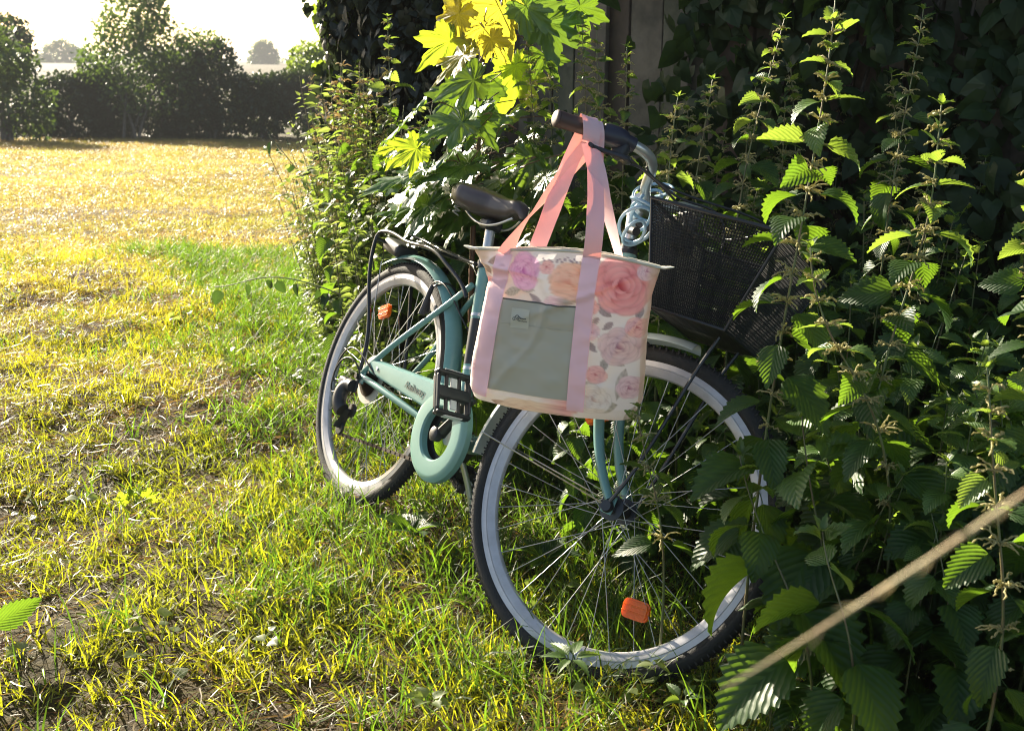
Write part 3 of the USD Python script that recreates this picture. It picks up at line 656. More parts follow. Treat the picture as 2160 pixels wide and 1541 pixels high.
M["field"] = usdkit.material(stage, "/World/Looks/field_soil_and_thatch", {
    "g": ("geometry", {}), "n1": ("noise_texture", {"scale": .55, "detail": 6.0, "roughness": .65}), "n2": ("noise_texture", {"scale": 38.0, "detail": 6.0, "roughness": .7}),
    "r1": ("rgb_ramp", {"ramp": [(.30, (.060, .044, .015)), (.48, (.085, .062, .019)), (.62, (.055, .058, .015)), (.75, (.105, .074, .024))]}),
    "r2": ("rgb_ramp", {"ramp": [(.32, (.25, .22, .18)), (.62, (1.15, 1.1, 1.0))]}), "m": ("mix", {"mix_type": "multiply", "fac": 1.0}),
    "p": ("principled_bsdf", {"roughness": .85, "specular_ior_level": .2}), "b": ("bump", {"strength": .9, "distance": .03})},
    [("g.position", "n1.vector"), ("g.position", "n2.vector"), ("n1.fac", "r1.fac"), ("n2.fac", "r2.fac"), ("r1.color", "m.color1"), ("r2.color", "m.color2"), ("m.color", "p.base_color"), ("n2.fac", "b.height"), ("b.normal", "p.normal")], surface="p.BSDF")
top("field", gm, M["field"], "mown meadow running from the bicycle to the hedge and beyond", "field", kind="structure", smooth=True)

# ------------------------------------------------------------------ leaves and plants
rng = np.random.default_rng(7)
M["nettle"] = leafmat("nettle_leaf", (.020, .056, .013), (.038, .092, .020), (.20, .37, .02), (.33, .48, .03), .48, .42, .38)
M["nettle_y"] = leafmat("young_nettle_leaf", (.07, .14, .035), (.11, .19, .05), (.34, .50, .05), (.5, .6, .08), .4, .6, .42)
M["stem"] = mat("nettle_stem", (.10, .13, .05), .5, noise=(16, (.135, .10, .05), .42, .62))
M["stemred"] = mat("red_brown_stem", (.13, .055, .035), .45, noise=(10, (.16, .12, .05), .45, .75))
M["flower"] = leafmat("nettle_flower", (.38, .35, .18), (.52, .46, .26), (.62, .58, .26), (.75, .65, .34), .7, .2, .35, veins=False)
M["seedhead"] = leafmat("beige_seed_head", (.40, .33, .20), (.52, .43, .28), (.75, .62, .36), (.85, .72, .46), .7, .2, .5, veins=False)
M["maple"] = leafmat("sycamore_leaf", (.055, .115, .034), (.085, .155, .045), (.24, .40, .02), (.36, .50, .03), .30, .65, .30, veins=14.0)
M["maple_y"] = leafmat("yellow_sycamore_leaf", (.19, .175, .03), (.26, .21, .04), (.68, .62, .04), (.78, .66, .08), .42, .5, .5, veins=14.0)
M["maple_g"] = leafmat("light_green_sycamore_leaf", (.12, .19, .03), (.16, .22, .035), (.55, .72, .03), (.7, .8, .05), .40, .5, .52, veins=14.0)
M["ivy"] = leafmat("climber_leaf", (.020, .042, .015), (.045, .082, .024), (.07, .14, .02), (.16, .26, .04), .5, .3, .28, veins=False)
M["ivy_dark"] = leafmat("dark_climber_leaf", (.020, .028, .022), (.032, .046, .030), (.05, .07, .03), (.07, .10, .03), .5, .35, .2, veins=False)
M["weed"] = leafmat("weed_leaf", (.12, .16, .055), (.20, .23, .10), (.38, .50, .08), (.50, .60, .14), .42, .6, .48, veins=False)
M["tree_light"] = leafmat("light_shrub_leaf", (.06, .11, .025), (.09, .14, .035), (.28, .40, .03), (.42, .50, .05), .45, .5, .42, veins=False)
M["bark"] = mat("bark", (.05, .042, .034), .85, noise=(8, (.09, .075, .06), .4, .7), bump=(30, .6, .02))

def blade_leaf(L, W, teeth=11, droop=.5, fold=.35, curl=.0, tip=1.0, n=None, r=None):
    """Toothed pointed leaf from the origin along +x, upper side +z. Returns vertices, triangles, st."""
    n = n or (teeth * 2 + 1 if teeth else 9)
    t = np.linspace(0, 1, n)
    w = W * .5 * (np.sin(np.pi * t ** .62) ** .85) * (1 - .25 * t) * 1.12; w[0], w[-1] = W * .02, 0
    saw = np.where(np.arange(n) % 2, 1.10, .90) if teeth else np.ones(n); w = w * saw
    xx = t * L; ang = droop * t ** 1.3
    cx = np.cumsum(np.r_[0, np.cos((ang[1:] + ang[:-1]) / 2)]) * L / (n - 1); cz = -np.cumsum(np.r_[0, np.sin((ang[1:] + ang[:-1]) / 2)]) * L / (n - 1)
    rows = []
    for f in (-1, -.5, 0, .5, 1):
        y = f * w; up_ = abs(f) * w * fold + .10 * w * math.sin(abs(f) * math.pi) - curl * (f * f) * w
        fwd = (abs(f) == 1) * .35 * np.gradient(xx).mean() * np.where(np.arange(n) % 2, 1, -.3) * (1 if teeth else 0)
        rows.append(np.stack([cx + fwd + np.sin(ang) * up_, y, cz + up_ * np.cos(ang)], -1))
    v = np.stack(rows, 1); st = np.stack([np.broadcast_to(A([-1, -.5, 0, .5, 1]), (n, 5)) * np.where(W > 0, (w / (W * .5))[:, None], 0), np.broadcast_to(t[:, None], (n, 5))], -1)
    return v.reshape(-1, 3), grid_faces(n, 5), st.reshape(-1, 2)

def orient(d, upv=(0, 0, 1.0), twist=0.0):
    d = A(d, float) / np.linalg.norm(d); u = A(upv, float); u = u - d * (u @ d)
    if np.linalg.norm(u) < 1e-3:
        u = np.cross(d, [1.0, 0, 0])
    u /= np.linalg.norm(u); s = np.cross(u, d)
    c, sn = math.cos(twist), math.sin(twist)
    u, s = u * c + s * sn, s * c - u * sn
    return np.stack([d, s, u], 1)

def put(m, R, o):
    return m[0] @ R.T + A(o), m[1]

def catkins(base, d, n, L, r, seed, thick=.0011):
    rg = np.random.default_rng(seed); out = []
    for i in range(n):
        a = rg.uniform(0, 2 * np.pi); s = A([math.cos(a), math.sin(a), rg.uniform(-.2, .9)])
        l = L * rg.uniform(.6, 1.2)
        p = spline([base, base + s * l * .4 + [0, 0, l * .05], base + s * l * .8 - [0, 0, l * .10], base + s * l * 1.05 - [0, 0, l * .32]], 9)
        p = p + rg.normal(0, .0012, p.shape)
        out.append(tube(p, thick * A([.6, 1.6, .9, 1.9, 1.0, 1.8, 1.0, 1.6, .6]), 4))
    return cat_(out)

def nettle(name, path, seed, label=None, group=None, leafL=.095, dens=1.0, leaf="nettle", tipleaf="nettle_y", flowers=True, first=.0, start=.12, detail=True, cat="nettle", az0=None, loc=(0, 0, 0), parent="/World", droop=.95, wide=(.54, .70)):
    """A stinging nettle on a stem path (points up from the ground): opposite pairs of toothed leaves, hanging flower strings, a crown of small leaves."""
    rg = np.random.default_rng(seed)
    x = thing(name, label, cat, group, loc=loc, parent=parent) if label or parent == "/World" else thing(name, parent=parent, loc=loc)
    p = spline(path, 60); s = np.r_[0, np.cumsum(np.linalg.norm(np.diff(p, axis=0), axis=1))]; L = s[-1]
    at_s = lambda q: A([np.interp(q, s, p[:, k]) for k in range(3)])
    part(x, "stem", tube(p, np.linspace(.0034, .0012, 60), 6), M["stem"], True)
    q, k, az = L * start, 0, rg.uniform(0, 2 * np.pi) if az0 is None else az0
    fl = []
    while q < L * .985:
        t = q / L; o = at_s(q)
        ll = leafL * np.interp(t, [0, .25, .55, .75, .88, .96, 1], [.9, 1.2, 1.12, .92, .62, .40, .26]) * rg.uniform(.70, 1.15)
        for sd in (0, 1):
            a = az + sd * np.pi + rg.normal(0, .28)
            el = np.interp(t, [0, .5, .85, 1], [-.70, -.50, .0, .8]) + rg.normal(0, .24)
            d = A([math.cos(a) * math.cos(el), math.sin(a) * math.cos(el), math.sin(el)])
            pet = ll * .26 if t < .85 else ll * .12
            b = o + d * pet
            if t < .9:
                fl_p = tube([o, o + d * pet * .5 + [0, 0, .002], b], [.0011, .0009, .0008], 4)
            te = 9 if ll > .05 else 5
            v, f, st = blade_leaf(ll, ll * rg.uniform(*wide), te if detail else 0, droop * rg.uniform(.4, 1.6), rg.uniform(.12, .5), n=None if detail else 8)
            if detail and ll > .05:
                st = st
            m = put((v, f), orient(d, twist=rg.normal(0, .42)), b)
            if t < .9:
                st = np.vstack([st, np.zeros((len(fl_p[0]), 2))]); m = cat_([m, fl_p])
            part(x, "leaf", m, M[leaf if t < .80 else tipleaf], True, uv=st)
        if flowers and t > .42:
            n_ = int(np.interp(t, [.42, .6, .85, 1], [6, 12, 11, 6]))
            fl.append(catkins(o + [0, 0, .004], None, n_, np.interp(t, [.42, .7, 1], [.026, .032, .018]), 0, seed * 131 + k))
        q += L * 0 + np.interp(t, [0, .5, .8, 1], [.072, .062, .042, .018]) / dens; az += np.pi / 2 + rg.normal(0, .12); k += 1
    o = at_s(L)
    for i in range(5):
        a = i * 2.4 + az; el = rg.uniform(.3, 1.1); d = A([math.cos(a) * math.cos(el), math.sin(a) * math.cos(el), math.sin(el)])
        v, f, st = blade_leaf(leafL * .26, leafL * .10, 4, .5, .3)
        part(x, "leaf", put((v, f), orient(d), o), M[tipleaf], True, uv=st)
    if fl:
        part(x, "flower_strings", cat_(fl), M["flower"], False, kind="stuff")
    return x

def clone(src, name, label, cat, group, mtx):
    x = UsdGeom.Xform.Define(stage, numbered(f"/World/{name}")); p = x.GetPrim()
    p.GetReferences().AddInternalReference(src); p.SetInstanceable(True)
    x.ClearXformOpOrder(); x.AddTransformOp(UsdGeom.XformOp.PrecisionDouble, "place").Set(Gf.Matrix4d(A(mtx).T.tolist()))
    setdata(p, label, cat, group)
    return x
def TRS(o, rz, s=1.0, lean=(0, 0)):
    m = np.eye(4); R = rot([0, 0, 1], math.degrees(rz)); R = rot([1, 0, 0], lean[0]) @ rot([0, 1, 0], lean[1]) @ R
    m[:3, :3], m[:3, 3] = R * s, o
    return m

# ------------------------------------------------------------------ shed of upright boards
W0 = A([-.62, 4.85]); WD = A([.7155, -.6986]); WN = A([-.6986, -.7155])
wp = lambda s, d=0.0, z=0.0: A([*(W0 + WD * s + WN * d), z])
M["board"] = mat("weathered_board", (.145, .12, .092), .85, noise=(7, (.05, .042, .032), .38, .68), bump=(60, .6, .004))
M["board2"] = mat("greenish_board", (.12, .11, .078), .85, noise=(9, (.042, .045, .028), .38, .68), bump=(60, .6, .004))
M["board3"] = mat("reddish_board", (.10, .068, .05), .85, noise=(7, (.05, .038, .03), .38, .68), bump=(60, .6, .004))
shed = thing("wooden_shed", "weathered wooden shed wall of upright boards showing between the climbing plants", "shed")
Rw = np.eye(3); Rw[:2, 0] = WD; Rw[:2, 1] = -WN
part(shed, "inner_wall", move(rbx((4.6, .04, 2.6)), Rw, wp(2.25, -.065, 1.28)), M["board2"])
s = -.02; i = 0
while s < 4.5:
    wd = .118 + .022 * math.sin(i * 2.7)
    d = .0 + .006 * math.sin(i * 5.1); T = Rw @ rot([0, 1, 0], .5 * math.sin(i * 1.9))
    part(shed, "board", rbox((wd - .006, .022, 2.55), .003, wp(s + wd / 2, d - .02, 1.30), T), M[("board", "board2", "board", "board3")[i % 4]], 40)
    if i % 3 == 1:
        part(shed, "batten", rbox((.045, .02, 2.5), .003, wp(s + wd, d + .006, 1.30), T), M["board"], 40)
    s += wd; i += 1
roof = [wp(-.25, .30, 2.48), wp(4.6, .30, 2.48), wp(4.6, -2.3, 3.1), wp(-.25, -2.3, 3.1)]
part(shed, "roof", (A(roof + [r + [0, 0, .05] for r in roof]), A([[0, 1, 2], [0, 2, 3], [4, 6, 5], [4, 7, 6], [0, 4, 5], [0, 5, 1], [1, 5, 6], [1, 6, 2], [2, 6, 7], [2, 7, 3], [3, 7, 4], [3, 4, 0]])), M["black"])
part(shed, "side_wall", move(rbx((.04, 2.2, 2.6)), Rw, wp(-.02, -1.15, 1.28)), M["board2"])

# ------------------------------------------------------------------ climbers on the shed
def simple_leaf(L, W, droop=.3):
    return blade_leaf(L, W, 0, droop, .25, n=5)
def lobed_ivy(L):
    a = rad(A([180, 150, 118, 100, 72, 45, 22, 0, -22, -45, -72, -100, -118, -150])); r = L * A([.12, .44, .47, .52, .47, .50, .62, .86, .62, .50, .47, .52, .47, .44])
    v = np.stack([np.cos(a) * r + .12 * L, np.sin(a) * r, -.9 * (r ** 2) / L * .35], -1); v = np.vstack([[.15 * L, 0, .02 * L], v]); n = len(a)
    return v, A([[0, k + 1, (k + 1) % n + 1] for k in range(n)])[:, ::-1]
def climber(name, label, s0, s1, z0, z1, n, size, matn, seed, hole=None, proud=.10, side=False):
    rg = np.random.default_rng(seed); x = thing(name, label, "climbing plant")
    st = []
    for k in range(14):
        s = rg.uniform(max(s0, 1.95) if s1 > 2 else s0, s1); pts = [wp(np.clip(s + .10 * math.sin(j * 1.3 + k), s0, s1), .02 + .02 * rg.random(), z0 + (z1 - z0) * j / 5) for j in range(6)]
        st.append(tube(spline(pts, 24), np.linspace(.008, .003, 24), 5))
    part(x, "stem", cat_(st), M["bark"], True)
    big, small = [], []
    i = 0
    while i < n:
        s, z = rg.uniform(s0, s1), rg.uniform(z0, z1)
        if hole and hole(s, z) > rg.random():
            continue
        bulge = meshkit.noise(A([s * 3.1, z * 3.1, seed]), 3)
        d = .02 + proud * (.25 + 1.3 * bulge) * rg.random() ** .6
        o = wp(s, d, z); L = size * rg.uniform(.65, 1.3)
        nrm = A([*(WN * rg.uniform(.1, 1) + WD * rg.normal(0, .7)), rg.uniform(-.3, 1.0)])
        if side and rg.random() < .3:
            o = wp(s0 - proud * rg.uniform(0, 1.2), rg.uniform(-.6, .1), z); nrm = A([*(-WD + WN * rg.normal(0, .6)), rg.uniform(0, .7)])
        dv = A([*(WD * rg.normal(0, .9) + WN * rg.normal(.2, .4)), -1 + rg.normal(0, .6)])
        m = put(lobed_ivy(L), orient(dv, nrm), o)
        (big if len(big) < 300 and d > proud * .5 else small).append(m); i += 1
    for m in big:
        part(x, "leaf", m, M[matn], False)
    part(x, "foliage", cat_(small), M[matn], False, kind="stuff")
    return x
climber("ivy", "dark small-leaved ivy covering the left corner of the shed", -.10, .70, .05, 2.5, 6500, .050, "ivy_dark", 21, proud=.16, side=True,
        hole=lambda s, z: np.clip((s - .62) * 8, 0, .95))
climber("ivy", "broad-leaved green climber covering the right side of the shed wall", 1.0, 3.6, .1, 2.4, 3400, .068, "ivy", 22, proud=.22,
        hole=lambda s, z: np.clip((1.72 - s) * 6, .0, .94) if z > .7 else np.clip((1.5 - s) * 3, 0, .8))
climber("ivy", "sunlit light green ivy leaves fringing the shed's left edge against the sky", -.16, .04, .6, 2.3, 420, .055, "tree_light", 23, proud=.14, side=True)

# ------------------------------------------------------------------ nettles: those the photo shows one by one
def rooted(px, extra=0.0, lean=(0, 0)):
    p = [at(*q) for q in px]                                      # top to bottom
    a, b = p[-1], p[-2]
    g = float(gz(a[0] + lean[0], a[1] + lean[1])); h = a[2] - g
    base = A([a[0] + lean[0], a[1] + lean[1], g - .01]); mid = a * .5 + base * .5
    d = (a - b) / max(1e-6, np.linalg.norm(a - b)); mid = mid + A([d[0], d[1], 0]) * h * .12
    return A([base, mid] + p[::-1])
heroes = [
 ("tall stinging nettle with red-brown stem rising right of the wire basket", [(1762, 0, 1.86), (1742, 170, 1.86), (1716, 330, 1.87), (1686, 500, 1.89), (1664, 620, 1.91)], .104, 1.08, (-.03, .05), .3, .3),
 ("stinging nettle with a beige flower spike standing right of the tall one", [(1986, 222, 1.86), (1976, 330, 1.87), (1953, 480, 1.90), (1918, 600, 1.93), (1886, 700, 1.95)], .108, .95, (-.03, .05), .2, 1.0),
 ("short leaning nettle with pale tip just below the basket's front corner", [(1710, 520, 1.70), (1722, 620, 1.71), (1757, 715, 1.73), (1800, 790, 1.76), (1836, 860, 1.79)], .088, .85, (.06, .05), .15, .9),
 ("upright nettle with yellow crown nearest the right edge of the view", [(2082, 775, 1.50), (2088, 860, 1.50), (2094, 960, 1.51), (2106, 1110, 1.53), (2116, 1250, 1.55)], .085, .9, (.0, .03), .15, .6),
 ("small yellow-tipped nettle growing up in front of the front wheel's hub", [(1346, 858, 2.08), (1351, 910, 2.08), (1362, 960, 2.09), (1386, 1060, 2.11)], .075, .75, (.02, .03), .55, .1),
 ("slim nettle with fresh green tip behind the handlebar's bend", [(1503, 168, 2.72), (1490, 250, 2.72), (1474, 340, 2.74), (1462, 420, 2.76)], .082, 1.0, (0, .05), .3, .4),
 ("slim nettle with pale hanging flowers just right of the handlebar", [(1430, 205, 2.64), (1417, 300, 2.65), (1408, 400, 2.66)], .078, 1.0, (0, .05), .3, 1.2),
 ("solitary tall nettle against the dark ivy at the shed's left corner", [(817, 35, 3.9), (822, 160, 3.9), (826, 280, 3.92)], .085, .8, (0, .03), .3, .7),
 ("nettle tip in front of the dark ivy, left one above the handlebar grip", [(1112, 72, 3.25), (1118, 160, 3.25), (1125, 250, 3.27)], .08, 1.0, (0, .03), .4, .2),
 ("thin nettle standing before the first bare shed board", [(1158, 92, 3.35), (1160, 180, 3.35), (1163, 260, 3.36)], .075, 1.0, (0, .03), .4, .9),
 ("pale-flowered nettle before the shed boards, left of a twin", [(1228, 40, 3.05), (1231, 130, 3.05), (1236, 230, 3.07)], .08, 1.05, (0, .03), .4, .5),
 ("pale-flowered nettle before the shed boards, right of a twin", [(1259, 64, 3.0), (1261, 150, 3.0), (1266, 240, 3.02)], .08, 1.05, (0, .03), .4, 1.3),
 ("nettle spike between the shed boards and the handlebar's shifter", [(1322, 100, 2.95), (1321, 180, 2.95), (1318, 260, 2.97)], .075, 1.0, (0, .03), .4, .0),
 ("dim nettle in the shade left of the tallest nettle", [(1655, 40, 2.55), (1622, 160, 2.55), (1585, 300, 2.57)], .085, .9, (0, .04), .3, .5),
 ("dim nettle in the shade at the top right", [(1948, 20, 2.5), (1930, 130, 2.5), (1905, 260, 2.52)], .085, .9, (0, .04), .3, .2),
 ("nettle with broad leaves entering from the right edge, upper", [(2176, 330, 1.85), (2180, 450, 1.85), (2190, 600, 1.87)], .095, .9, (.02, .04), .3, .3),
 ("nettle with broad leaves entering from the right edge, lower", [(2200, 640, 1.62), (2206, 760, 1.62), (2215, 900, 1.64)], .095, .9, (.02, .04), .3, 2.9),
 ("large-leaved nettle hanging over the right side of the front wheel", [(1560, 960, 1.98), (1580, 1040, 1.96), (1622, 1150, 1.92), (1680, 1290, 1.87)], .150, .8, (.05, .02), .12, .2),
 ("dark broad-leaved nettle in the shade right of the front wheel", [(1690, 860, 1.95), (1700, 960, 1.95), (1720, 1080, 1.95), (1745, 1210, 1.94)], .150, .8, (.03, .05), .1, .8),
 ("low nettle with sunlit lower leaf under the wheel's right side", [(1735, 1120, 1.78), (1750, 1200, 1.77), (1780, 1300, 1.76)], .125, .8, (.04, .03), .1, .1),
]
for i, (lab, px, L, dn, ln, stt, az) in enumerate(heroes):
    nettle("stinging_nettle", rooted(px, lean=ln), 300 + i, lab, None, L, dn, start=stt, az0=az, flowers=i not in (17, 18, 19), wide=(.54, .68) if i < 17 else (.66, .8))

# the crowd: a few kinds built once, then repeated
def straight(h, seed):
    rg = np.random.default_rng(seed); a, b = rg.normal(0, .05, 2)
    return [[0, 0, -.02], [a * .2, b * .2, h * .35], [a * .7, b * .7, h * .7], [a * 1.6, b * 1.6, h]]
protos = []
ZN = [(.55, "before the dark ivy left of the sycamore"), (1.0, "round the sycamore's foot behind the saddle"), (1.4, "below the bare shed boards behind the bag's straps"), (1.9, "behind the handlebar at the foot of the boards"), (2.3, "behind the wire basket"),
      (2.65, "behind the basket's right end"), (2.95, "in the shade just right of the front wheel"), (3.25, "in the shade right of the tall nettle"), (9, "in the dark corner at the right edge")]
def zone(s, d, h):
    z = next(n for lim, n in ZN if s < lim); row = "back" if d < .32 else ("middle" if d < .7 else "front")
    size = "low" if h < .62 else ("waist-high" if h < .9 else "tall"); z = f"{size} nettle in the {row} row {z}"
    return z, z.replace("nettle", "nettles", 1)
spots = []
rg = np.random.default_rng(11)
tries = 0
while len(spots) < 225 and tries < 6000:
    tries += 1
    s, d = rg.uniform(.0, 3.9), rg.uniform(.10, 1.55)
    lim = np.interp(s, [0, .6, 1.0, 1.3, 2.3, 2.75, 3.0, 3.9], [.60, .50, .42, .45, .60, .85, 1.45, 1.55])
    if d > lim or 1080 + 2371 * wp(s, d)[0] / (wp(s, d)[1] * .965) < 715:
        continue
    if any((s - a) ** 2 + (d - b) ** 2 < .074 ** 2 for a, b, *_ in spots):
        continue
    hm = np.interp(d, [.1, .5, .9, 1.5], [1.16, 1.0, .74, .52])
    if s > 2.5: hm = np.interp(d, [.1, .5, .9, 1.5], [1.04, .88, .74, .52])
    if 1.0 < s < 2.75 and d > .3: hm = min(hm, .88)
    if .95 < s < 1.9: hm = min(hm, .84)
    if s > 2.45 and d > .45: hm *= .86
    spots.append((s, d, hm * rg.uniform(.82, 1.12), rg.uniform(0, 6.28), rg.normal(0, 4), rg.normal(0, 4)))
kinds = [(1.12, .085, 1.0), (1.0, .080, 1.05), (.92, .090, .95), (.78, .100, .9), (.62, .125, .9), (1.2, .078, 1.0)]
for i, (s, d, hgt, rz, l1, l2) in enumerate(spots):
    lab, grp = zone(s, d, hgt)
    k = min(range(6), key=lambda q: abs(kinds[q][0] - hgt) + .03 * ((i * 7 + q * 3) % 5))
    x, y = wp(s, d)[:2]
    if len(protos) < 6 and not any(p[0] == k for p in protos):
        h0, L, dn = kinds[k]
        t = nettle("stinging_nettle", straight(h0, 40 + k), 60 + k, lab, grp, L, dn, start=.12, loc=(x, y, float(gz(x, y))), flowers=k < 3 or k == 5, wide=(.52, .68) if k not in (3, 4) else (.62, .78))
        protos.append((k, str(t)))
        continue
    src = next((p[1] for p in protos if p[0] == k), protos[0][1] if protos else None)
    if src is None:
        continue
    clone(src, "stinging_nettle", lab, "nettle", grp, TRS([x, y, float(gz(x, y))], rz, hgt / kinds[k][0] if any(p[0] == k for p in protos) else 1.0, (l1, l2)))

# low ones behind the wheels
rgl = np.random.default_rng(23)
LOW = [(rgl.uniform(1.45, 2.75), rgl.uniform(.62, 1.08)) for _ in range(22)] + [(rgl.uniform(1.0, 1.5), rgl.uniform(.55, .80)) for _ in range(8)]
src4 = next(p[1] for p in protos if p[0] == 4)
for s, d in LOW:
    x, y = wp(s, d)[:2]
    clone(src4, "stinging_nettle", "low dark nettle seen through the spokes of the bicycle's wheels", "nettle", "low nettles seen through the wheels", TRS([x, y, float(gz(x, y))], rgl.uniform(0, 6.28), rgl.uniform(.42, .78), (rgl.normal(0, 6), rgl.normal(0, 6))))

# weeds with small leaves and beige seed heads: the bushy corner left of the shed
def weed(name, h, seed, lab, grp, loc, seedy):
    rg = np.random.default_rng(seed); x = thing(name, lab, "weed", grp, loc=loc)
    stems, k = [], 0
    leaves, heads = [], []
    for b in range(7):
        a = rg.uniform(0, 6.28); sp = rg.uniform(.02, .20); hh = h * rg.uniform(.6, 1.0)
        p = spline([[0, 0, -.02], [math.cos(a) * sp * .5, math.sin(a) * sp * .5, hh * .45], [math.cos(a) * sp, math.sin(a) * sp, hh]], 24)
        stems.append(tube(p, np.linspace(.0028, .0009, 24), 5))
        n = int(hh / .013)
        for i in range(n):
            t = (i + .5) / n; o = p[int(t * 23)]
            an = rg.uniform(0, 6.28); el = rg.uniform(-.3, .6); d = A([math.cos(an) * math.cos(el), math.sin(an) * math.cos(el), math.sin(el)])
            L = rg.uniform(.030, .065) * (1.1 - .45 * t)
            if t > .72 and seedy:
                heads.append(put(blade_leaf(L * .55, L * .16, 0, .5, .2, n=4)[:2], orient(d), o)); heads.append(tube([o, o + d * .018 + [0, 0, .006], o + d * .032], [.0014, .0022, .0012], 4))
            else:
                o2 = o + d * .022
                leaves.append(put(blade_leaf(L, L * rg.uniform(.35, .5), 0, rg.uniform(.2, .8), .3, n=5)[:2], orient(d, twist=rg.normal(0, .4)), o2))
                if i % 3 == 0: stems.append(tube([o, o2], .0007, 3))
    part(x, "stem", cat_(stems), M["stem"], True)
    part(x, "foliage", cat_(leaves), M["weed"], True, kind="stuff")
    if heads:
        part(x, "seed_head", cat_(heads), M["seedhead"], False, kind="stuff")
    return str(x)
WL = ("small-leaved weed in the bushy clump left of the shed corner", "leafy weeds left of the shed")
WS = ("tall weed with beige seed heads at the top of the clump left of the shed", "seed-headed weeds left of the shed")
wprot = {}
rgw = np.random.default_rng(5)
wspots = []
for i in range(120):
    s, d = rgw.uniform(-.62, .75), rgw.uniform(-.15, .85)
    x, y = wp(s, d)[:2]
    px = 1080 + 2371 * x / (y * .965)
    if px < 668 + 14 * abs(math.sin(i * 3.3)) or (x > -.42 and y < 3.75):
        continue
    wspots.append((x, y, d))
for j, (px, y) in enumerate(((705, 5.3), (715, 5.0), (690, 5.8), (722, 4.7), (745, 4.4), (735, 5.6), (755, 5.2), (680, 6.2), (720, 6.2), (700, 5.0), (712, 4.6), (730, 4.3), (770, 4.1)) + tuple((rgw.uniform(655, 735), rgw.uniform(4.2, 5.5)) for _ in range(26))):
    wspots.append(((px - 1080) / 2371 * y * .965, y, .4))
for i, (x, y, d) in enumerate(wspots):
    px = 1080 + 2371 * x / (y * .965)
    h = np.interp(px, [600, 640, 680, 720, 800], [.62, .78, 1.08, 1.22, 1.05]) * rgw.uniform(.85, 1.1) * (rgw.uniform(.5, .75) if i >= len(wspots) - 26 else 1); k = ("seedy" if px < 760 and h > .95 and i % 3 == 0 else "leafy") + str(i % 2)
    lab, grp = WS if k.startswith("seedy") else WL
    spot = "at the clump's left edge over the meadow" if px < 690 else ("in the middle of the clump left of the shed" if px < 735 else ("before the dark ivy" if px < 800 else "behind the bicycle's rear rack"))
    size = "short" if h < .8 else ("tall" if h > 1.1 else "mid-height"); lab = f"{size} {'beige-seeded' if k.startswith('seedy') else 'small-leaved'} weed {spot}"; grp = lab.replace("weed", "weeds", 1)
    if k not in wprot:
        h0 = 1.15 if k.startswith("seedy") else .85
        wprot[k] = (weed("weed_plant", h0, 500 + i, lab, grp, (x, y, float(gz(x, y))), k.startswith("seedy")), h0)
    else:
        clone(wprot[k][0], "weed_plant", lab, "weed", grp, TRS([x, y, float(gz(x, y))], rgw.uniform(0, 6.28), h / wprot[k][1], (rgw.normal(0, 5), rgw.normal(0, 5))))

# ------------------------------------------------------------------ sycamore sapling with big lobed leaves
def lobed(L, seed):
    rg = np.random.default_rng(seed)
    ka = [-178, -150, -122, -104, -92, -76, -62, -50, -38, -24, -11, 0, 11, 24, 38, 50, 62, 76, 92, 104, 122, 150, 178]
    kr = [.06, .40, .48, .60, .52, .44, .72, .86, .70, .46, .74, 1.0, .74, .46, .70, .86, .72, .44, .52, .60, .48, .40, .06]
    a = rad(np.linspace(-178, 178, 89)); r = np.interp(np.degrees(a), ka, kr) * (1 + .05 * np.where(np.arange(89) % 4 < 2, 1, -1) + rg.normal(0, .012, 89))
    r = r * L * .62; v = []
    c1, c2 = rg.uniform(.25, .7), rg.uniform(-.2, .35)
    for f in (.0, .3, .62, .85, 1.0):
        x, y = np.cos(a) * r * f + L * .36, np.sin(a) * r * f
        rr = np.hypot(x, y)
        z = -c1 * (x / L) ** 2 * L * .45 - c2 * (y / L) ** 2 * L + .018 * L * np.cos(a * 7.2) * f + rg.normal(0, .003, len(a)) * f
        v.append(np.stack([x, y, z], -1))
    v = A(v); n, k = v.shape[:2]
    return v.reshape(-1, 3), grid_faces(n, k)[:, ::-1], np.stack([v[..., 1] / L, v[..., 0] / L], -1).reshape(-1, 2)
syc = thing("sycamore_sapling", "young sycamore with big lobed leaves, some sunlit yellow, growing between bicycle and shed", "sapling")
SD = 3.3
stem_pts = rooted([(1016, -60, SD), (1015, 90, SD), (1013, 200, SD), (1008, 330, SD), (1000, 450, SD)], lean=(-.01, .03))
part(syc, "trunk", tube(spline(stem_pts, 50), np.linspace(.011, .005, 50), 8), M["stemred"], True)
stm = spline(stem_pts, 200)
facing = {"cam": 0, "up": 1}
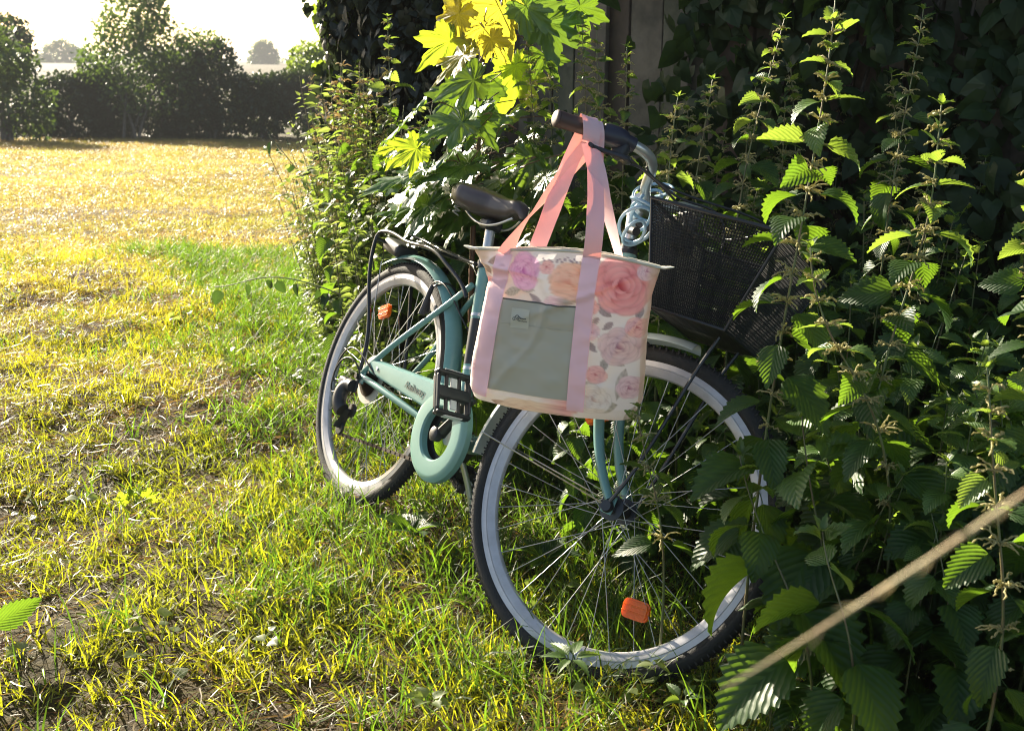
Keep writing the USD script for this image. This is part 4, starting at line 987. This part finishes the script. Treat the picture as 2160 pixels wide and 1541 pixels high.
SL = [(985, 12, 150, 105, "maple_y", .9), (1062, 30, 185, 78, "maple_y", .95), (940, 92, 150, 140, "maple_g", .9), (958, 40, 165, 120, "maple_y", .5), (1022, 62, 105, 95, "maple_y", .85), (1085, 165, 175, 110, "maple_g", .75), (1100, 138, 150, 20, "maple_g", .7),
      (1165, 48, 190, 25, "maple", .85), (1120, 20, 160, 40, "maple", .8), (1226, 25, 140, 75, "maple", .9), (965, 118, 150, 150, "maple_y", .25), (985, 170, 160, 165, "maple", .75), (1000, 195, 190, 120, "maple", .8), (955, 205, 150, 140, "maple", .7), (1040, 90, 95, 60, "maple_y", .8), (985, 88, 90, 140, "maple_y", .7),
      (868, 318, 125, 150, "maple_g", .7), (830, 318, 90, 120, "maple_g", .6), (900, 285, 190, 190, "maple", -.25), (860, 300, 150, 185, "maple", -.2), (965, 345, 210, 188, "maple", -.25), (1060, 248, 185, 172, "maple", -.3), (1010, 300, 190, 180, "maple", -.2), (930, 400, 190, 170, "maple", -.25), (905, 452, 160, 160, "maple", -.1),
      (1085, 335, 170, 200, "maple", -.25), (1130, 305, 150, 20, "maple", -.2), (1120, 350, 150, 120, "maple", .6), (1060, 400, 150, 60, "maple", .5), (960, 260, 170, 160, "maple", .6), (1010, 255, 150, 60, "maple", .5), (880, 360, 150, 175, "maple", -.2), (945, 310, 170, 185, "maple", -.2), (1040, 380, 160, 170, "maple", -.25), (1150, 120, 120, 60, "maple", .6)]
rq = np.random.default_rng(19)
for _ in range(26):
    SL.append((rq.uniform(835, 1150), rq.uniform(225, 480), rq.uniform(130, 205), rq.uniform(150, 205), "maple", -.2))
rgs = np.random.default_rng(77)
for i, (u, v, size, dirn, mt, fc) in enumerate(SL):
    dz = rgs.uniform(-.28, .22); o = at(u, v, SD + dz); L = size / FPX * (SD + dz) * .95
    imgd = cr * math.cos(rad(dirn)) - cu * math.sin(rad(dirn))
    if fc > 0:
        nrm = -cf * fc + A([0, 0, 1]) * (1 - fc * .8) + cr * rgs.normal(0, .25); d = imgd + cf * rgs.normal(0, .15)
    else:
        nrm = A([-.50, -.22, .80]) + rgs.normal(0, .10, 3); d = imgd * .8 - cf * rgs.uniform(-.6, .5); d[2] -= .22
    R = orient(d, nrm); m = put(lobed(L, 900 + i)[:2], R, o - R[:, 0] * L * .45); st = lobed(L, 900 + i)[2]
    pb = o - R[:, 0] * L * .45
    k = np.argmin(np.linalg.norm(stm - (pb + [0, 0, -.05]), axis=1)); 
    petiole = tube(spline([stm[k], (stm[k] + pb) / 2 + [0, 0, .015], pb, pb + R[:, 0] * L * .05], 10), .0017, 5)
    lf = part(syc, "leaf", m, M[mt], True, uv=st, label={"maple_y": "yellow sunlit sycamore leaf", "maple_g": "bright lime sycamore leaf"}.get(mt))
    part(syc, "leaf_stalk", petiole, M["stemred"], True)

# ------------------------------------------------------------------ runners hanging out over the meadow
def runner(label, pts, leaves, L, seed):
    rg = np.random.default_rng(seed); x = thing("bindweed_runner", label, "climbing plant")
    p = spline([at(*q) for q in pts], 60); part(x, "stem", tube(p, np.linspace(.0030, .0016, 60), 5), M["stem"], True)
    for t in leaves:
        o = p[int(t * 59)]; a = rg.uniform(-.5, .5)
        d = A([.5 * math.sin(a * 3), rg.normal(0, .3), -1.0])
        v, f, st = blade_leaf(L * rg.uniform(.5, 1.2), L * rg.uniform(.4, .7), 0, .5, .4, n=9)
        part(x, "leaf", put((v, f), orient(d, [rg.normal(0, .9), -1, .4]), o + [0, 0, -.012]), M["ivy"], True, uv=st)
        part(x, "leaf_stalk", tube([o, o + [0, 0, -.013]], .0008, 4), M["stem"], True)
runner("long thin runner with hanging leaves reaching left over the grass behind the rear wheel", [(800, 660, 3.9), (720, 622, 3.9), (640, 594, 3.95), (560, 585, 4.0), (490, 600, 4.05), (452, 604, 4.1)], (.30, .36, .49, .60, .64, .79, .97), .062, 3)
runner("wiry tendril with small dark leaves sticking out left of the weed clump", [(690, 430, 4.9), (640, 375, 4.95), (600, 325, 5.0), (568, 288, 5.05)], (.4, .62, .85, .98), .062, 4)

# ------------------------------------------------------------------ grass
def grassmat(name, ramp, tramp, rough=.5, trans=.5, swath=.0, far=0.0):
    n = {"oi": ("object_info", {}), "g": ("geometry", {}), "a": ("math", {"math_type": "multiply_add", "value2": .55}), "b": ("math", {"math_type": "multiply", "value2": .45}),
         "r1": ("rgb_ramp", {"ramp": ramp}), "r2": ("rgb_ramp", {"ramp": tramp}), "p": ("principled_bsdf", {"roughness": rough, "specular_ior_level": .45}), "tr": ("translucent_bsdf", {}), "m": ("mix_closure", {"fac": trans})}
    l = [("oi.random", "b.value1"), ("g.random_per_island", "a.value1"), ("b.value", "a.value3"), ("a3.value", "r1.fac"), ("a3.value", "r2.fac"), ("r1.color", "p.base_color"), ("r2.color", "tr.color"), ("p.BSDF", "m.closure1"), ("tr.BSDF", "m.closure2"),
         ("g.position", "mp.vector"), ("mp.vector", "ns.vector"), ("ns.fac", "a2.value1"), ("a.value", "a2.value3"), ("g.position", "sp.vector"), ("sp.y", "mr.value"), ("mr.result", "a3.value1"), ("a2.value", "a3.value3")]
    n |= {"mp": ("mapping", {"scale": (.25, .9, 0.0)}), "ns": ("noise_texture", {"scale": 1.0, "detail": 3.0}), "a2": ("math", {"math_type": "multiply_add", "value2": swath}), "sp": ("separate_xyz", {}),
          "mr": ("map_range", {"from_min": 3.0, "from_max": 8.5, "to_min": -swath * .5, "to_max": far - swath * .5, "clamp": True}), "a3": ("math", {"math_type": "multiply_add", "value2": 1.0, "use_clamp": True})}
    return usdkit.material(stage, f"/World/Looks/{name}", n, l, surface="m.closure")
M["grass"] = grassmat("grass_blades", [(.0, (.035, .065, .010)), (.4, (.10, .125, .017)), (.7, (.19, .165, .028)), (.88, (.29, .20, .06)), (1, (.32, .21, .075))], [(0, (.24, .38, .015)), (.4, (.62, .62, .02)), (.75, (.88, .68, .05)), (1, (.85, .52, .11))], swath=.9, far=.40)
M["lush"] = grassmat("lush_grass", [(.0, (.028, .065, .012)), (.6, (.065, .12, .02)), (1, (.14, .17, .03))], [(0, (.15, .30, .015)), (.6, (.42, .58, .025)), (1, (.66, .66, .05))])
M["straw"] = grassmat("straw_clippings", [(.0, (.09, .06, .018)), (.4, (.20, .145, .038)), (.75, (.32, .235, .065)), (1, (.17, .16, .03))], [(0, (.45, .27, .08)), (.5, (.75, .52, .14)), (1, (.75, .6, .12))], .45, .35)
M["thatch"] = grassmat("brown_thatch", [(.0, (.05, .026, .013)), (.5, (.13, .07, .03)), (1, (.24, .14, .055))], [(0, (.25, .11, .04)), (1, (.55, .32, .1))], .6, .25)
def blades(pts, seed, h0, h1, w, lay=0.0, seg=3, curl=1.5, hscale=1.0, tip=1.25):
    """One mesh of many grass blades rooted at pts (x, y, z); lay > 0 lays them down as loose strands up to that height."""
    rg = np.random.default_rng(seed); pts = A(pts, float)[:, :3]; n = len(pts); U = rg.uniform
    L = U(h0, h1, n) * hscale; az = U(0, 6.283, n); o = pts + [0, 0, -.004]
    lean = U(.1, tip, n) if not lay else U(1.15, 1.62, n); bend = U(.15, curl, n) if not lay else U(-.5, .6, n)
    if lay: o[:, 2] += U(.006, lay, n)
    t = np.linspace(0, 1, seg + 1); ang = lean[:, None] + bend[:, None] * t ** 1.4; mid = (ang[:, 1:] + ang[:, :-1]) / 2
    z0 = np.zeros((n, 1)); h = np.hstack([z0, np.cumsum(np.sin(mid), 1)]) * (L / seg)[:, None]; v = np.hstack([z0, np.cumsum(np.cos(mid), 1)]) * (L / seg)[:, None]
    if lay: v = np.maximum(v, -(o[:, 2] - pts[:, 2])[:, None] * .8)
    cw = rg.normal(0, .4, n)[:, None] * t ** 2 * L[:, None] * .5
    d = np.stack([np.cos(az), np.sin(az), 0 * az], -1)[:, None]; s = np.stack([-np.sin(az), np.cos(az), 0 * az], -1)[:, None]; up_ = A([0, 0, 1.0])
    c = o[:, None] + h[..., None] * d + cw[..., None] * s + v[..., None] * up_
    tw = U(-.9, .9, n)[:, None, None]; sv = s * np.cos(tw) + up_ * np.sin(tw)
    ww = (w * U(.6, 1.3, n)[:, None] * (1 - t ** 2 * .96) * .5)[..., None]
    V = np.stack([c - ww * sv, c + ww * sv], 2)[:, :, :]                 # n, seg+1, 2, 3
    V = np.concatenate([V[:, :-1].reshape(n, -1, 3), c[:, -1:]], 1); k = 2 * seg + 1
    f = [[2 * q, 2 * q + 1, 2 * q + 3] for q in range(seg - 1)] + [[2 * q, 2 * q + 3, 2 * q + 2] for q in range(seg - 1)] + [[2 * seg - 2, 2 * seg - 1, 2 * seg]]
    return V.reshape(-1, 3), (np.arange(n)[:, None, None] * k + A(f)[None]).reshape(-1, 3)
def disc(n, R, seed):
    rg = np.random.default_rng(seed); a, r = rg.uniform(0, 6.283, n), R * np.sqrt(rg.random(n))
    return np.stack([r * np.cos(a), r * np.sin(a), 0 * a], -1)

def scatter(name, label, cat, protos_, pts, seed, smin, smax, tilt=.12):
    rg = np.random.default_rng(seed); pi = UsdGeom.PointInstancer.Define(stage, numbered(f"/World/{name}")); path = str(pi.GetPath())
    setdata(pi.GetPrim(), label, cat, None, "stuff")
    for nm, mesh, mt in protos_:
        m = part(path, nm, mesh, mt, True); pi.CreatePrototypesRel().AddTarget(m.GetPath())
    n = len(pts); pts = A(pts, float)
    pi.CreatePositionsAttr(Vt.Vec3fArray.FromNumpy(pts[:, :3].astype(np.float32)))
    a = rg.uniform(0, 2 * np.pi, n); tx, ty = rg.normal(0, tilt, n), rg.normal(0, tilt, n)
    q = np.stack([np.cos(a / 2), tx / 2, ty / 2, np.sin(a / 2)], -1); q /= np.linalg.norm(q, axis=1, keepdims=True)
    pi.CreateOrientationsAttr(Vt.QuathArray([Gf.Quath(float(w), float(x), float(y), float(z)) for w, x, y, z in q]))
    sc = rg.uniform(smin, smax, n) * (pts[:, 3] if pts.shape[1] > 3 else 1)
    pi.CreateScalesAttr(Vt.Vec3fArray.FromNumpy(np.stack([sc, sc, sc * rg.uniform(.8, 1.15, n)], -1).astype(np.float32)))
    pi.CreateProtoIndicesAttr(Vt.IntArray.FromNumpy(rg.integers(0, len(protos_), n).astype(np.int32)))
    return pi

def field_pts(y0, y1, n, seed, keep=None, scale=lambda y: 1.0, soft=None):
    rg = np.random.default_rng(seed); out = []
    y = np.sqrt(rg.uniform(y0 ** 2, y1 ** 2, n * 2)); hw = (.455 * y + .16) * 1.12; x = -hw - 1.1 + rg.random(n * 2) * (2 * hw + 1.1)
    wallside = (x - W0[0]) * WN[0] + (y - W0[1]) * WN[1]; along = (x - W0[0]) * WD[0] + (y - W0[1]) * WD[1]
    ok = (wallside > .02) | (along < -.1)
    px = x / np.maximum(y, .1)
    ok &= ~((y > 6.5) & (px > -.11))
    p = np.stack([x * 1.0, y, 0 * x], -1)
    g = meshkit.fbm(p * 1.35, 4, 41); g2 = meshkit.fbm(p * 5.0, 3, 17)
    if keep is not None:
        ok &= keep(x, y, g, g2, rg.random(len(x)))
    if soft: ok &= rg.random(len(x)) < np.clip((soft[0] - y) * soft[1], 0, 1)
    x, y = x[ok][:n], y[ok][:n]
    return np.stack([x, y, gz(x, y), scale(y) * np.ones_like(x)], -1)
shade = lambda x, y: np.clip(((x + .40) * .91 + (y - 2.98) * .42) * 6, 0, 1)      # 1 on the bicycle's side of the strip of longer grass
strip = lambda x, y: x + .27 + (y - 1.95) * .30                   # metres right of the strip of fresher grass that runs along the bicycle
leftof = lambda x, y: np.clip((-strip(x, y) - .22) * 2.2, 0, 1) * np.clip((6.5 - y) * .7, 0, 1)
kg = lambda x, y, g, g2, r: r < np.clip((g - .38) * 5 + (g2 - .5) * 4.5 + .30, .12, 1) * (1 - .27 * leftof(x, y))
ks = lambda x, y, g, g2, r: r < np.clip(1.0 - (g - .34) * 3 + (.5 - g2) * 4 + .25 * leftof(x, y), .06, 1) * (1 - .75 * shade(x, y))
tuftc = [(620, 1255, .10), (370, 520, .32), (1010, 1180, .2), (900, 1180, .15), (560, 700, .35), (640, 760, .3), (1180, 1290, .25), (600, 900, .2), (400, 510, .25), (720, 1120, .12), (1010, 1440, .1), (760, 1400, .08), (1250, 1390, .12), (1350, 1410, .12), (1150, 1340, .10), (1450, 1400, .12)]
def lush_keep(x, y, g, g2, r):
    k = shade(x, y) * .9 + .03 * (g > .5)
    for u, v, rad_ in tuftc:
        d = cf * FPX + cr * (u - 1080) - cu * (v - 770.5); q = cp - d * CAM_H / d[2]
        k = np.maximum(k, np.exp(-((x - q[0]) ** 2 + (y - q[1]) ** 2) / rad_ ** 2) * .95)
    k = np.maximum(k, .42 * np.exp(-((strip(x, y) - .12) / .24) ** 2) * (y < 5.2))
    k = np.maximum(k, .40 * np.clip(1 - np.abs((x + .9) - (5.0 - y) * .28) / .55, 0, 1) * (y > 3.2) * np.clip((6.6 - y), 0, 1))
    return r < k
def clump(p, k, R, seed):                                          # k blades about each root
    q = np.repeat(A(p)[:, :3], k, 0); return q + disc(len(q), R, seed)
def stuff(name, mesh, m, label, cat):
    return top(name, mesh, M[m], label, cat, kind="stuff")
stuff("mown_grass", blades(clump(field_pts(1.35, 8.2, 22500, 1, kg, soft=(8.2, .4)), 11, .032, 1), 31, .020, .085, .0042, seg=3), "grass", "short mown yellow-green grass round the bicycle and over the near meadow", "grass")
stuff("grass_clippings", blades(clump(field_pts(1.35, 8.0, 9600, 4, ks, soft=(8.0, .4)), 8, .05, 2), 32, .02, .085, .0026, lay=.05, seg=3), "straw", "dry straw-coloured clippings lying on the near meadow", "grass clippings")
stuff("brown_thatch", blades(clump(field_pts(1.35, 6.5, 7800, 7, lambda x, y, g, g2, r: r < np.clip(1.3 - (g - .32) * 4.0, .1, 1)), 7, .06, 3), 33, .02, .07, .0026, lay=.014, seg=2), "thatch", "brown dead grass matted at the ground between the blades", "dead grass")
stuff("long_grass", blades(clump(field_pts(1.3, 7.5, 8600, 8, lush_keep), 11, .045, 4), 34, .05, .17, .0042, seg=4, tip=.8), "lush", "longer green grass round the wheels and along the foot of the weeds", "grass")
far_s = lambda y: 1 + np.clip((y - 6) / 30, 0, 1.0)
M["meadow"] = grassmat("meadow_blades", [(.0, (.08, .10, .015)), (.35, (.23, .185, .03)), (.7, (.38, .25, .07)), (1, (.44, .28, .10))], [(0, (.46, .46, .05)), (.4, (.72, .56, .12)), (1, (.82, .54, .20))], swath=1.3)
fp = [("blades", blades(disc(420, .55, 200 + i), 200 + i, .018, .05, .0052, seg=2), M["meadow"]) for i in range(4)]
fs = [("strands", blades(disc(300, .55, 220 + i), 220 + i, .015, .05, .0045, lay=.030, seg=2), M["straw"]) for i in range(4)]
scatter("meadow_grass", "short yellowish grass of the far meadow up to the hedge", "grass", fp, np.vstack([field_pts(5.6, 15, 540, 2, None, far_s, soft=(5.4, -.5)), field_pts(15, 36, 760, 3, None, far_s)]), 36, .85, 1.2, .02)
scatter("meadow_clippings", "dry clippings scattered over the far meadow", "grass clippings", fs, np.vstack([field_pts(5.6, 15, 420, 5, None, far_s, soft=(5.4, -.5)), field_pts(15, 36, 650, 6, None, far_s)]), 37, .85, 1.2, .02)
def roundleaf(seed, n=9):
    rg = np.random.default_rng(seed); out = []
    for i in range(n):
        a = rg.uniform(0, 6.28); r = rg.uniform(.01, .08); h = rg.uniform(.02, .07); L = rg.uniform(.018, .034)
        v, f, st = blade_leaf(L, L * .95, 0, .2, .15, n=5); o = A([math.cos(a) * r, math.sin(a) * r, h])
        out.append(put((v, f), orient([math.cos(a + rg.normal(0, .6)), math.sin(a + rg.normal(0, .6)), rg.normal(.0, .3)], twist=rg.normal(0, .3)), o)); out.append(tube([[math.cos(a) * r * .4, math.sin(a) * r * .4, 0], o], .0008, 3))
    return cat_(out)
pts = field_pts(1.3, 6.0, 820, 9, lambda x, y, g, g2, r: r < np.maximum(.75 * shade(x, y) * (g2 > .45), .05 * (g2 > .55)))
scatter("ground_ivy", "small round-leaved herbs growing among the grass", "ground cover", [("leaves", roundleaf(7 + i), M["weed"]) for i in range(3)], pts, 35, .7, 1.3)

# single leafy plants in the grass
def ground_plant(label, u, v, leaves, L, mt, W=.5, el=.4, seed=0, lobedl=False, face=False, up_h=.03, cat="wild plant", az=None, teeth=7):
    rg = np.random.default_rng(seed); d = cf * FPX + cr * (u - 1080) - cu * (v - 770.5); q = cp - d * (CAM_H - up_h) / d[2]; g = float(gz(q[0], q[1]))
    x = thing("wild_plant", label, cat, loc=(q[0], q[1], g)); h = A([0, 0, max(.01, up_h)])
    for i in range(leaves):
        a = (i / leaves * 6.28 + rg.normal(0, .2)) if az is None else az + rg.normal(0, .2)
        d = A([math.cos(a), math.sin(a), math.sin(el + rg.normal(0, .12))]); l = L * rg.uniform(.8, 1.15)
        if lobedl:
            mv, mf, st = lobed(l, seed * 9 + i)
        else:
            mv, mf, st = blade_leaf(l, l * W, teeth, .5, .35)
        part(x, "leaf", put((mv, mf), orient(d, -cf if face else (0, 0, 1.0), twist=rg.normal(0, .2)), h + d * .01), M[mt], True, uv=st)
        part(x, "leaf_stalk", tube([[0, 0, -.01], h * .6, h + d * .012], .0012, 4), M["stem"], True)
ground_plant("pale star-shaped leaf rosette in front of the front wheel's foot", 1205, 1396, 6, .058, "nettle_y", .36, .12, 1, up_h=.10)
ground_plant("small bright green lobed plant in the mown grass left of the rear wheel", 285, 1040, 5, .055, "maple_g", .6, .35, 2, True, .03)
ground_plant("broad green leaf leaning into the view at the left edge", -22, 1340, 1, .105, "nettle", .45, .55, 3, up_h=.06, az=.35, teeth=9, face=True)
ground_plant("pale-leaved seedling in the dark grass at the bottom, left one", 1440, 1496, 5, .035, "nettle_y", .45, .35, 4, up_h=.07)
ground_plant("pale-leaved seedling in the dark grass at the bottom, right one", 1625, 1520, 4, .04, "nettle_y", .45, .35, 5, up_h=.08)
ground_plant("broad toothed leaves at the bottom right corner", 2150, 1490, 5, .11, "nettle", .55, .30, 6, up_h=.16)
ground_plant("dark toothed seedling at the bottom, right of the pale seedlings", 1760, 1500, 6, .07, "nettle", .6, .4, 7, up_h=.06)
ground_plant("small pale plant with round leaves at the bottom middle", 905, 1490, 6, .035, "weed", .8, .4, 8, up_h=.05)
ground_plant("low dark-leaved plant in the grass under the chain guard", 870, 1125, 6, .08, "nettle", .6, .5, 9, up_h=.05)
ground_plant("low dark-leaved plant in the grass behind the front wheel's left side", 1150, 1180, 6, .075, "nettle", .7, .5, 10, up_h=.07)
ground_plant("tiny pale herb in the mown grass near the left bottom", 45, 1390, 4, .03, "weed", .8, .4, 12, up_h=.04)

# dry stalk drooping across the view close by
stalk = thing("dry_grass_stalk", "dry tan grass stalk drooping across the lower right, close and out of focus", "grass stalk")
sk = [at(1525, 1452, .385), at(1680, 1358, .37), at(1850, 1250, .355), at(2000, 1152, .342), at(2130, 1062, .332), at(2300, 960, .325), at(2480, 930, .33)]
sk = sk + [sk[-1] + A([.05, .0, -.10]), A([sk[-1][0] + .09, sk[-1][1] + .02, .35]), A([sk[-1][0] + .10, sk[-1][1] + .03, -.02])]
sp_ = spline(sk, 90)
M["drystalk"] = mat("dry_stalk", (.55, .46, .25), .6, noise=(60, (.42, .26, .12), .4, .7))
part(stalk, "stem", tube(sp_, np.interp(np.linspace(0, 1, 90), [0, .06, .35, 1], [.0002, .0007, .0009, .0012]), 8), M["drystalk"], True)
hs = []
rgk = np.random.default_rng(3)
for i in range(60):
    k = rgk.integers(2, 38); o = sp_[k]; d = (sp_[k - 1] - sp_[k]); d /= np.linalg.norm(d); s_ = np.cross(d, rgk.normal(0, 1, 3)); s_ /= np.linalg.norm(s_)
    hs.append(tube([o, o + d * .004 + s_ * .0022, o + d * .009 + s_ * .003], [.0004, .0004, .0001], 3))
part(stalk, "seed_husks", cat_(hs), M["drystalk"], False, kind="stuff")

# ------------------------------------------------------------------ hedge and trees across the meadow
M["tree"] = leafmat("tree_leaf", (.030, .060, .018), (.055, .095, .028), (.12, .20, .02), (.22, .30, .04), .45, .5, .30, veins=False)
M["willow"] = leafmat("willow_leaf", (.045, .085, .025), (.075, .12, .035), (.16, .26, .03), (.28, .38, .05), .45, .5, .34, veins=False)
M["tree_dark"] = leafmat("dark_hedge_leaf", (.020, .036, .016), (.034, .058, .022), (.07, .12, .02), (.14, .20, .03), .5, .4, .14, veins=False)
def tree(name, label, cat, u, v_base, D, blobs, trunk_h, leaf, n, mt, seed, group=None, trunk_r=.10, stems=4, core=True):
    """blobs: (du px, v px, radius px across, radius px up) of the crown seen from the bicycle; built at distance D with depth like its width."""
    rg = np.random.default_rng(seed); b = at(u, v_base, D); g = float(gz(b[0], b[1])); base = A([b[0], b[1], g]); pxm = FPX / D
    x = thing(name, label, cat, group, loc=base); lv = []; tops = []
    tot = sum(max(rx * rz, 1) for *_, rx, rz in blobs)
    for (du, v, rx, rz) in blobs:
        c = at(u + du, v, D) - base; ax, az_ = rx / pxm, rz / pxm; ay = min(ax, 2.2) * .8; tops.append(c)
        k = int(n * max(rx * rz, 1) / tot)
        dirv = rg.normal(0, 1, (k, 3)); dirv /= np.linalg.norm(dirv, axis=1, keepdims=True)
        lump = .72 + .55 * meshkit.fbm(dirv * 2.3 + seed, 3, seed)
        r = rg.uniform(.25, 1, k) ** .45 * lump
        p = c + dirv * r[:, None] * A([ax, ay, az_]); p[:, 2] = np.maximum(p[:, 2], .05)
        L = leaf * rg.uniform(.6, 1.4, k); d = rg.normal(0, 1, (k, 3)) + dirv * .7; d[:, 2] -= .3; d /= np.linalg.norm(d, axis=1, keepdims=True)
        s = np.cross(d, rg.normal(0, 1, (k, 3))); s /= np.linalg.norm(s, axis=1, keepdims=True)
        q = np.stack([p, p + d * L[:, None] * .5 + s * L[:, None] * .27, p + d * L[:, None], p + d * L[:, None] * .5 - s * L[:, None] * .27], 1)
        lv.append(q.reshape(-1, 3))
    lv = np.vstack(lv); m = len(lv) // 4; f = np.arange(m)[:, None] * 4; f = np.vstack([np.hstack([f, f + 1, f + 2]), np.hstack([f, f + 2, f + 3])])
    part(x, "crown", (lv, f), M[mt], False)
    st = []
    for i in range(stems):
        t = tops[rg.integers(len(tops))]; o = A([rg.normal(0, .12) * (stems > 1), rg.normal(0, .12) * (stems > 1), -.1]); t2 = t * A([.75, .6, .85]) + rg.normal(0, .1, 3)
        st.append(tube(spline([o, o * .6 + t2 * .4 * A([.5, .5, 1]), t2], 14), np.linspace(trunk_r, trunk_r * .2, 14), 6))
        for j in range(3):
            w_ = o + (t2 - o) * rg.uniform(.4, .9); st.append(tube([w_, w_ + rg.normal(0, .5, 3) * A([1, .6, .5]) + [0, 0, .3]], [trunk_r * .3, trunk_r * .08], 4))
    part(x, "trunk", cat_(st), M["bark"], True)
    return x
HD = 37.0
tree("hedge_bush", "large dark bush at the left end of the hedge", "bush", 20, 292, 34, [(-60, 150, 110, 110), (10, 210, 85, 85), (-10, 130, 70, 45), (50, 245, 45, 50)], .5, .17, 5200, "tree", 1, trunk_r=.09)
tree("oak_tree", "dark tree rising behind the left end of the hedge", "tree", -30, 285, 44, [(0, 110, 90, 85), (40, 70, 55, 45), (70, 100, 35, 35), (-30, 60, 60, 40)], 1.0, .20, 4200, "tree_dark", 2, trunk_r=.2, stems=3)
HB = [("dense dark hedge bush left of the little tree", 150, [(0, 225, 75, 72), (-20, 190, 52, 35), (45, 205, 50, 55), (-60, 245, 40, 50)], "tree_dark"),
      ("dense dark hedge bush under the little tree's left side", 225, [(0, 220, 62, 78), (-30, 180, 42, 45), (20, 255, 50, 40)], "tree_dark"),
      ("dense dark hedge bush right of the little tree's trunk", 345, [(0, 205, 70, 90), (30, 160, 55, 60), (-10, 255, 60, 42), (40, 240, 60, 55)], "tree_dark"),
      ("tall bump of the hedge right of the little tree", 450, [(0, 190, 72, 100), (0, 125, 48, 48), (30, 220, 60, 75), (-25, 245, 50, 55)], "tree_dark"),
      ("lower dark hedge stretch before the gap to the far field", 550, [(0, 228, 62, 66), (-20, 195, 42, 38), (35, 200, 50, 45)], "tree_dark"),
      ("dark hedge bush running in behind the weeds", 660, [(0, 215, 75, 80), (40, 190, 60, 55), (-35, 195, 50, 45)], "tree_dark"),
      ("hedge bush hidden behind the shed's left corner", 790, [(0, 215, 75, 80), (40, 180, 60, 55)], "tree_dark"), ("hedge bush hidden far behind the shed", 920, [(0, 215, 75, 80), (-40, 190, 60, 55)], "tree_dark")]
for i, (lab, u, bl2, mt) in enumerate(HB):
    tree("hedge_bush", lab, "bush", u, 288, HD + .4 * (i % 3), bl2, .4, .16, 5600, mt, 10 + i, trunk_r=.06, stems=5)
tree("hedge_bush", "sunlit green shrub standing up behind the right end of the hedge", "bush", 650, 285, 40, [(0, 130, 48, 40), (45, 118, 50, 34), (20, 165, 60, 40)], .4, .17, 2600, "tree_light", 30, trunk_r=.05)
tree("willow_tree", "little loose-crowned willow rising out of the hedge", "tree", 282, 290, 36.6, [(0, 40, 72, 70), (-30, 80, 58, 60), (55, 85, 70, 58), (10, -10, 48, 45), (0, 145, 105, 62), (100, 125, 60, 48), (-75, 135, 50, 45), (35, 30, 42, 45), (150, 110, 45, 50), (40, 190, 110, 55)], 2.0, .15, 8200, "willow", 31, trunk_r=.06, stems=4)
FT = [("hazy grey-blue clump of trees far off at the left", 120, 142, 300, [(0, 112, 34, 24), (-30, 125, 24, 14), (10, 100, 20, 16), (30, 122, 14, 16), (45, 118, 7, 18), (-48, 132, 16, 10)], 41),
      ("hazy slim far trees right of the grey-blue clump", 172, 142, 310, [(0, 122, 10, 20), (-14, 118, 6, 22), (14, 128, 12, 14)], 42),
      ("round hazy tree standing alone on the far field", 556, 142, 300, [(0, 112, 29, 24), (-14, 122, 20, 16), (14, 120, 20, 18), (0, 98, 18, 12)], 43),
      ("pale far treeline behind the lone round tree", 640, 140, 420, [(0, 126, 40, 12), (50, 124, 40, 13), (-45, 130, 30, 8), (90, 120, 40, 16)], 44),
      ("pale far treeline behind the willow", 330, 140, 430, [(0, 128, 60, 12), (80, 128, 60, 11), (-60, 126, 50, 14)], 45),
      ("pale far treeline at the left edge", 20, 140, 430, [(0, 128, 60, 13), (60, 130, 40, 10), (-70, 126, 50, 14)], 46)]
for lab, u, vb, D, bl3, sd in FT:
    tree("distant_tree", lab, "tree", u, vb, D, bl3, 2, .75, 2600, "tree", sd, trunk_r=.25, stems=3)

# ------------------------------------------------------------------ morning haze
hm = trimesh.creation.box((3200, 3200, 17.0)); hm.apply_translation((0, 600, 17.0 / 2 - 3.2))
M["haze"] = usdkit.material(stage, "/World/Looks/haze", {"v": ("principled_volume", {"color": (.86, .90, .96), "density": .0004, "anisotropy": .2})}, [], volume="v.volume")
top("haze", hm, M["haze"], "thin morning haze paling the far trees", "haze", kind="stuff")
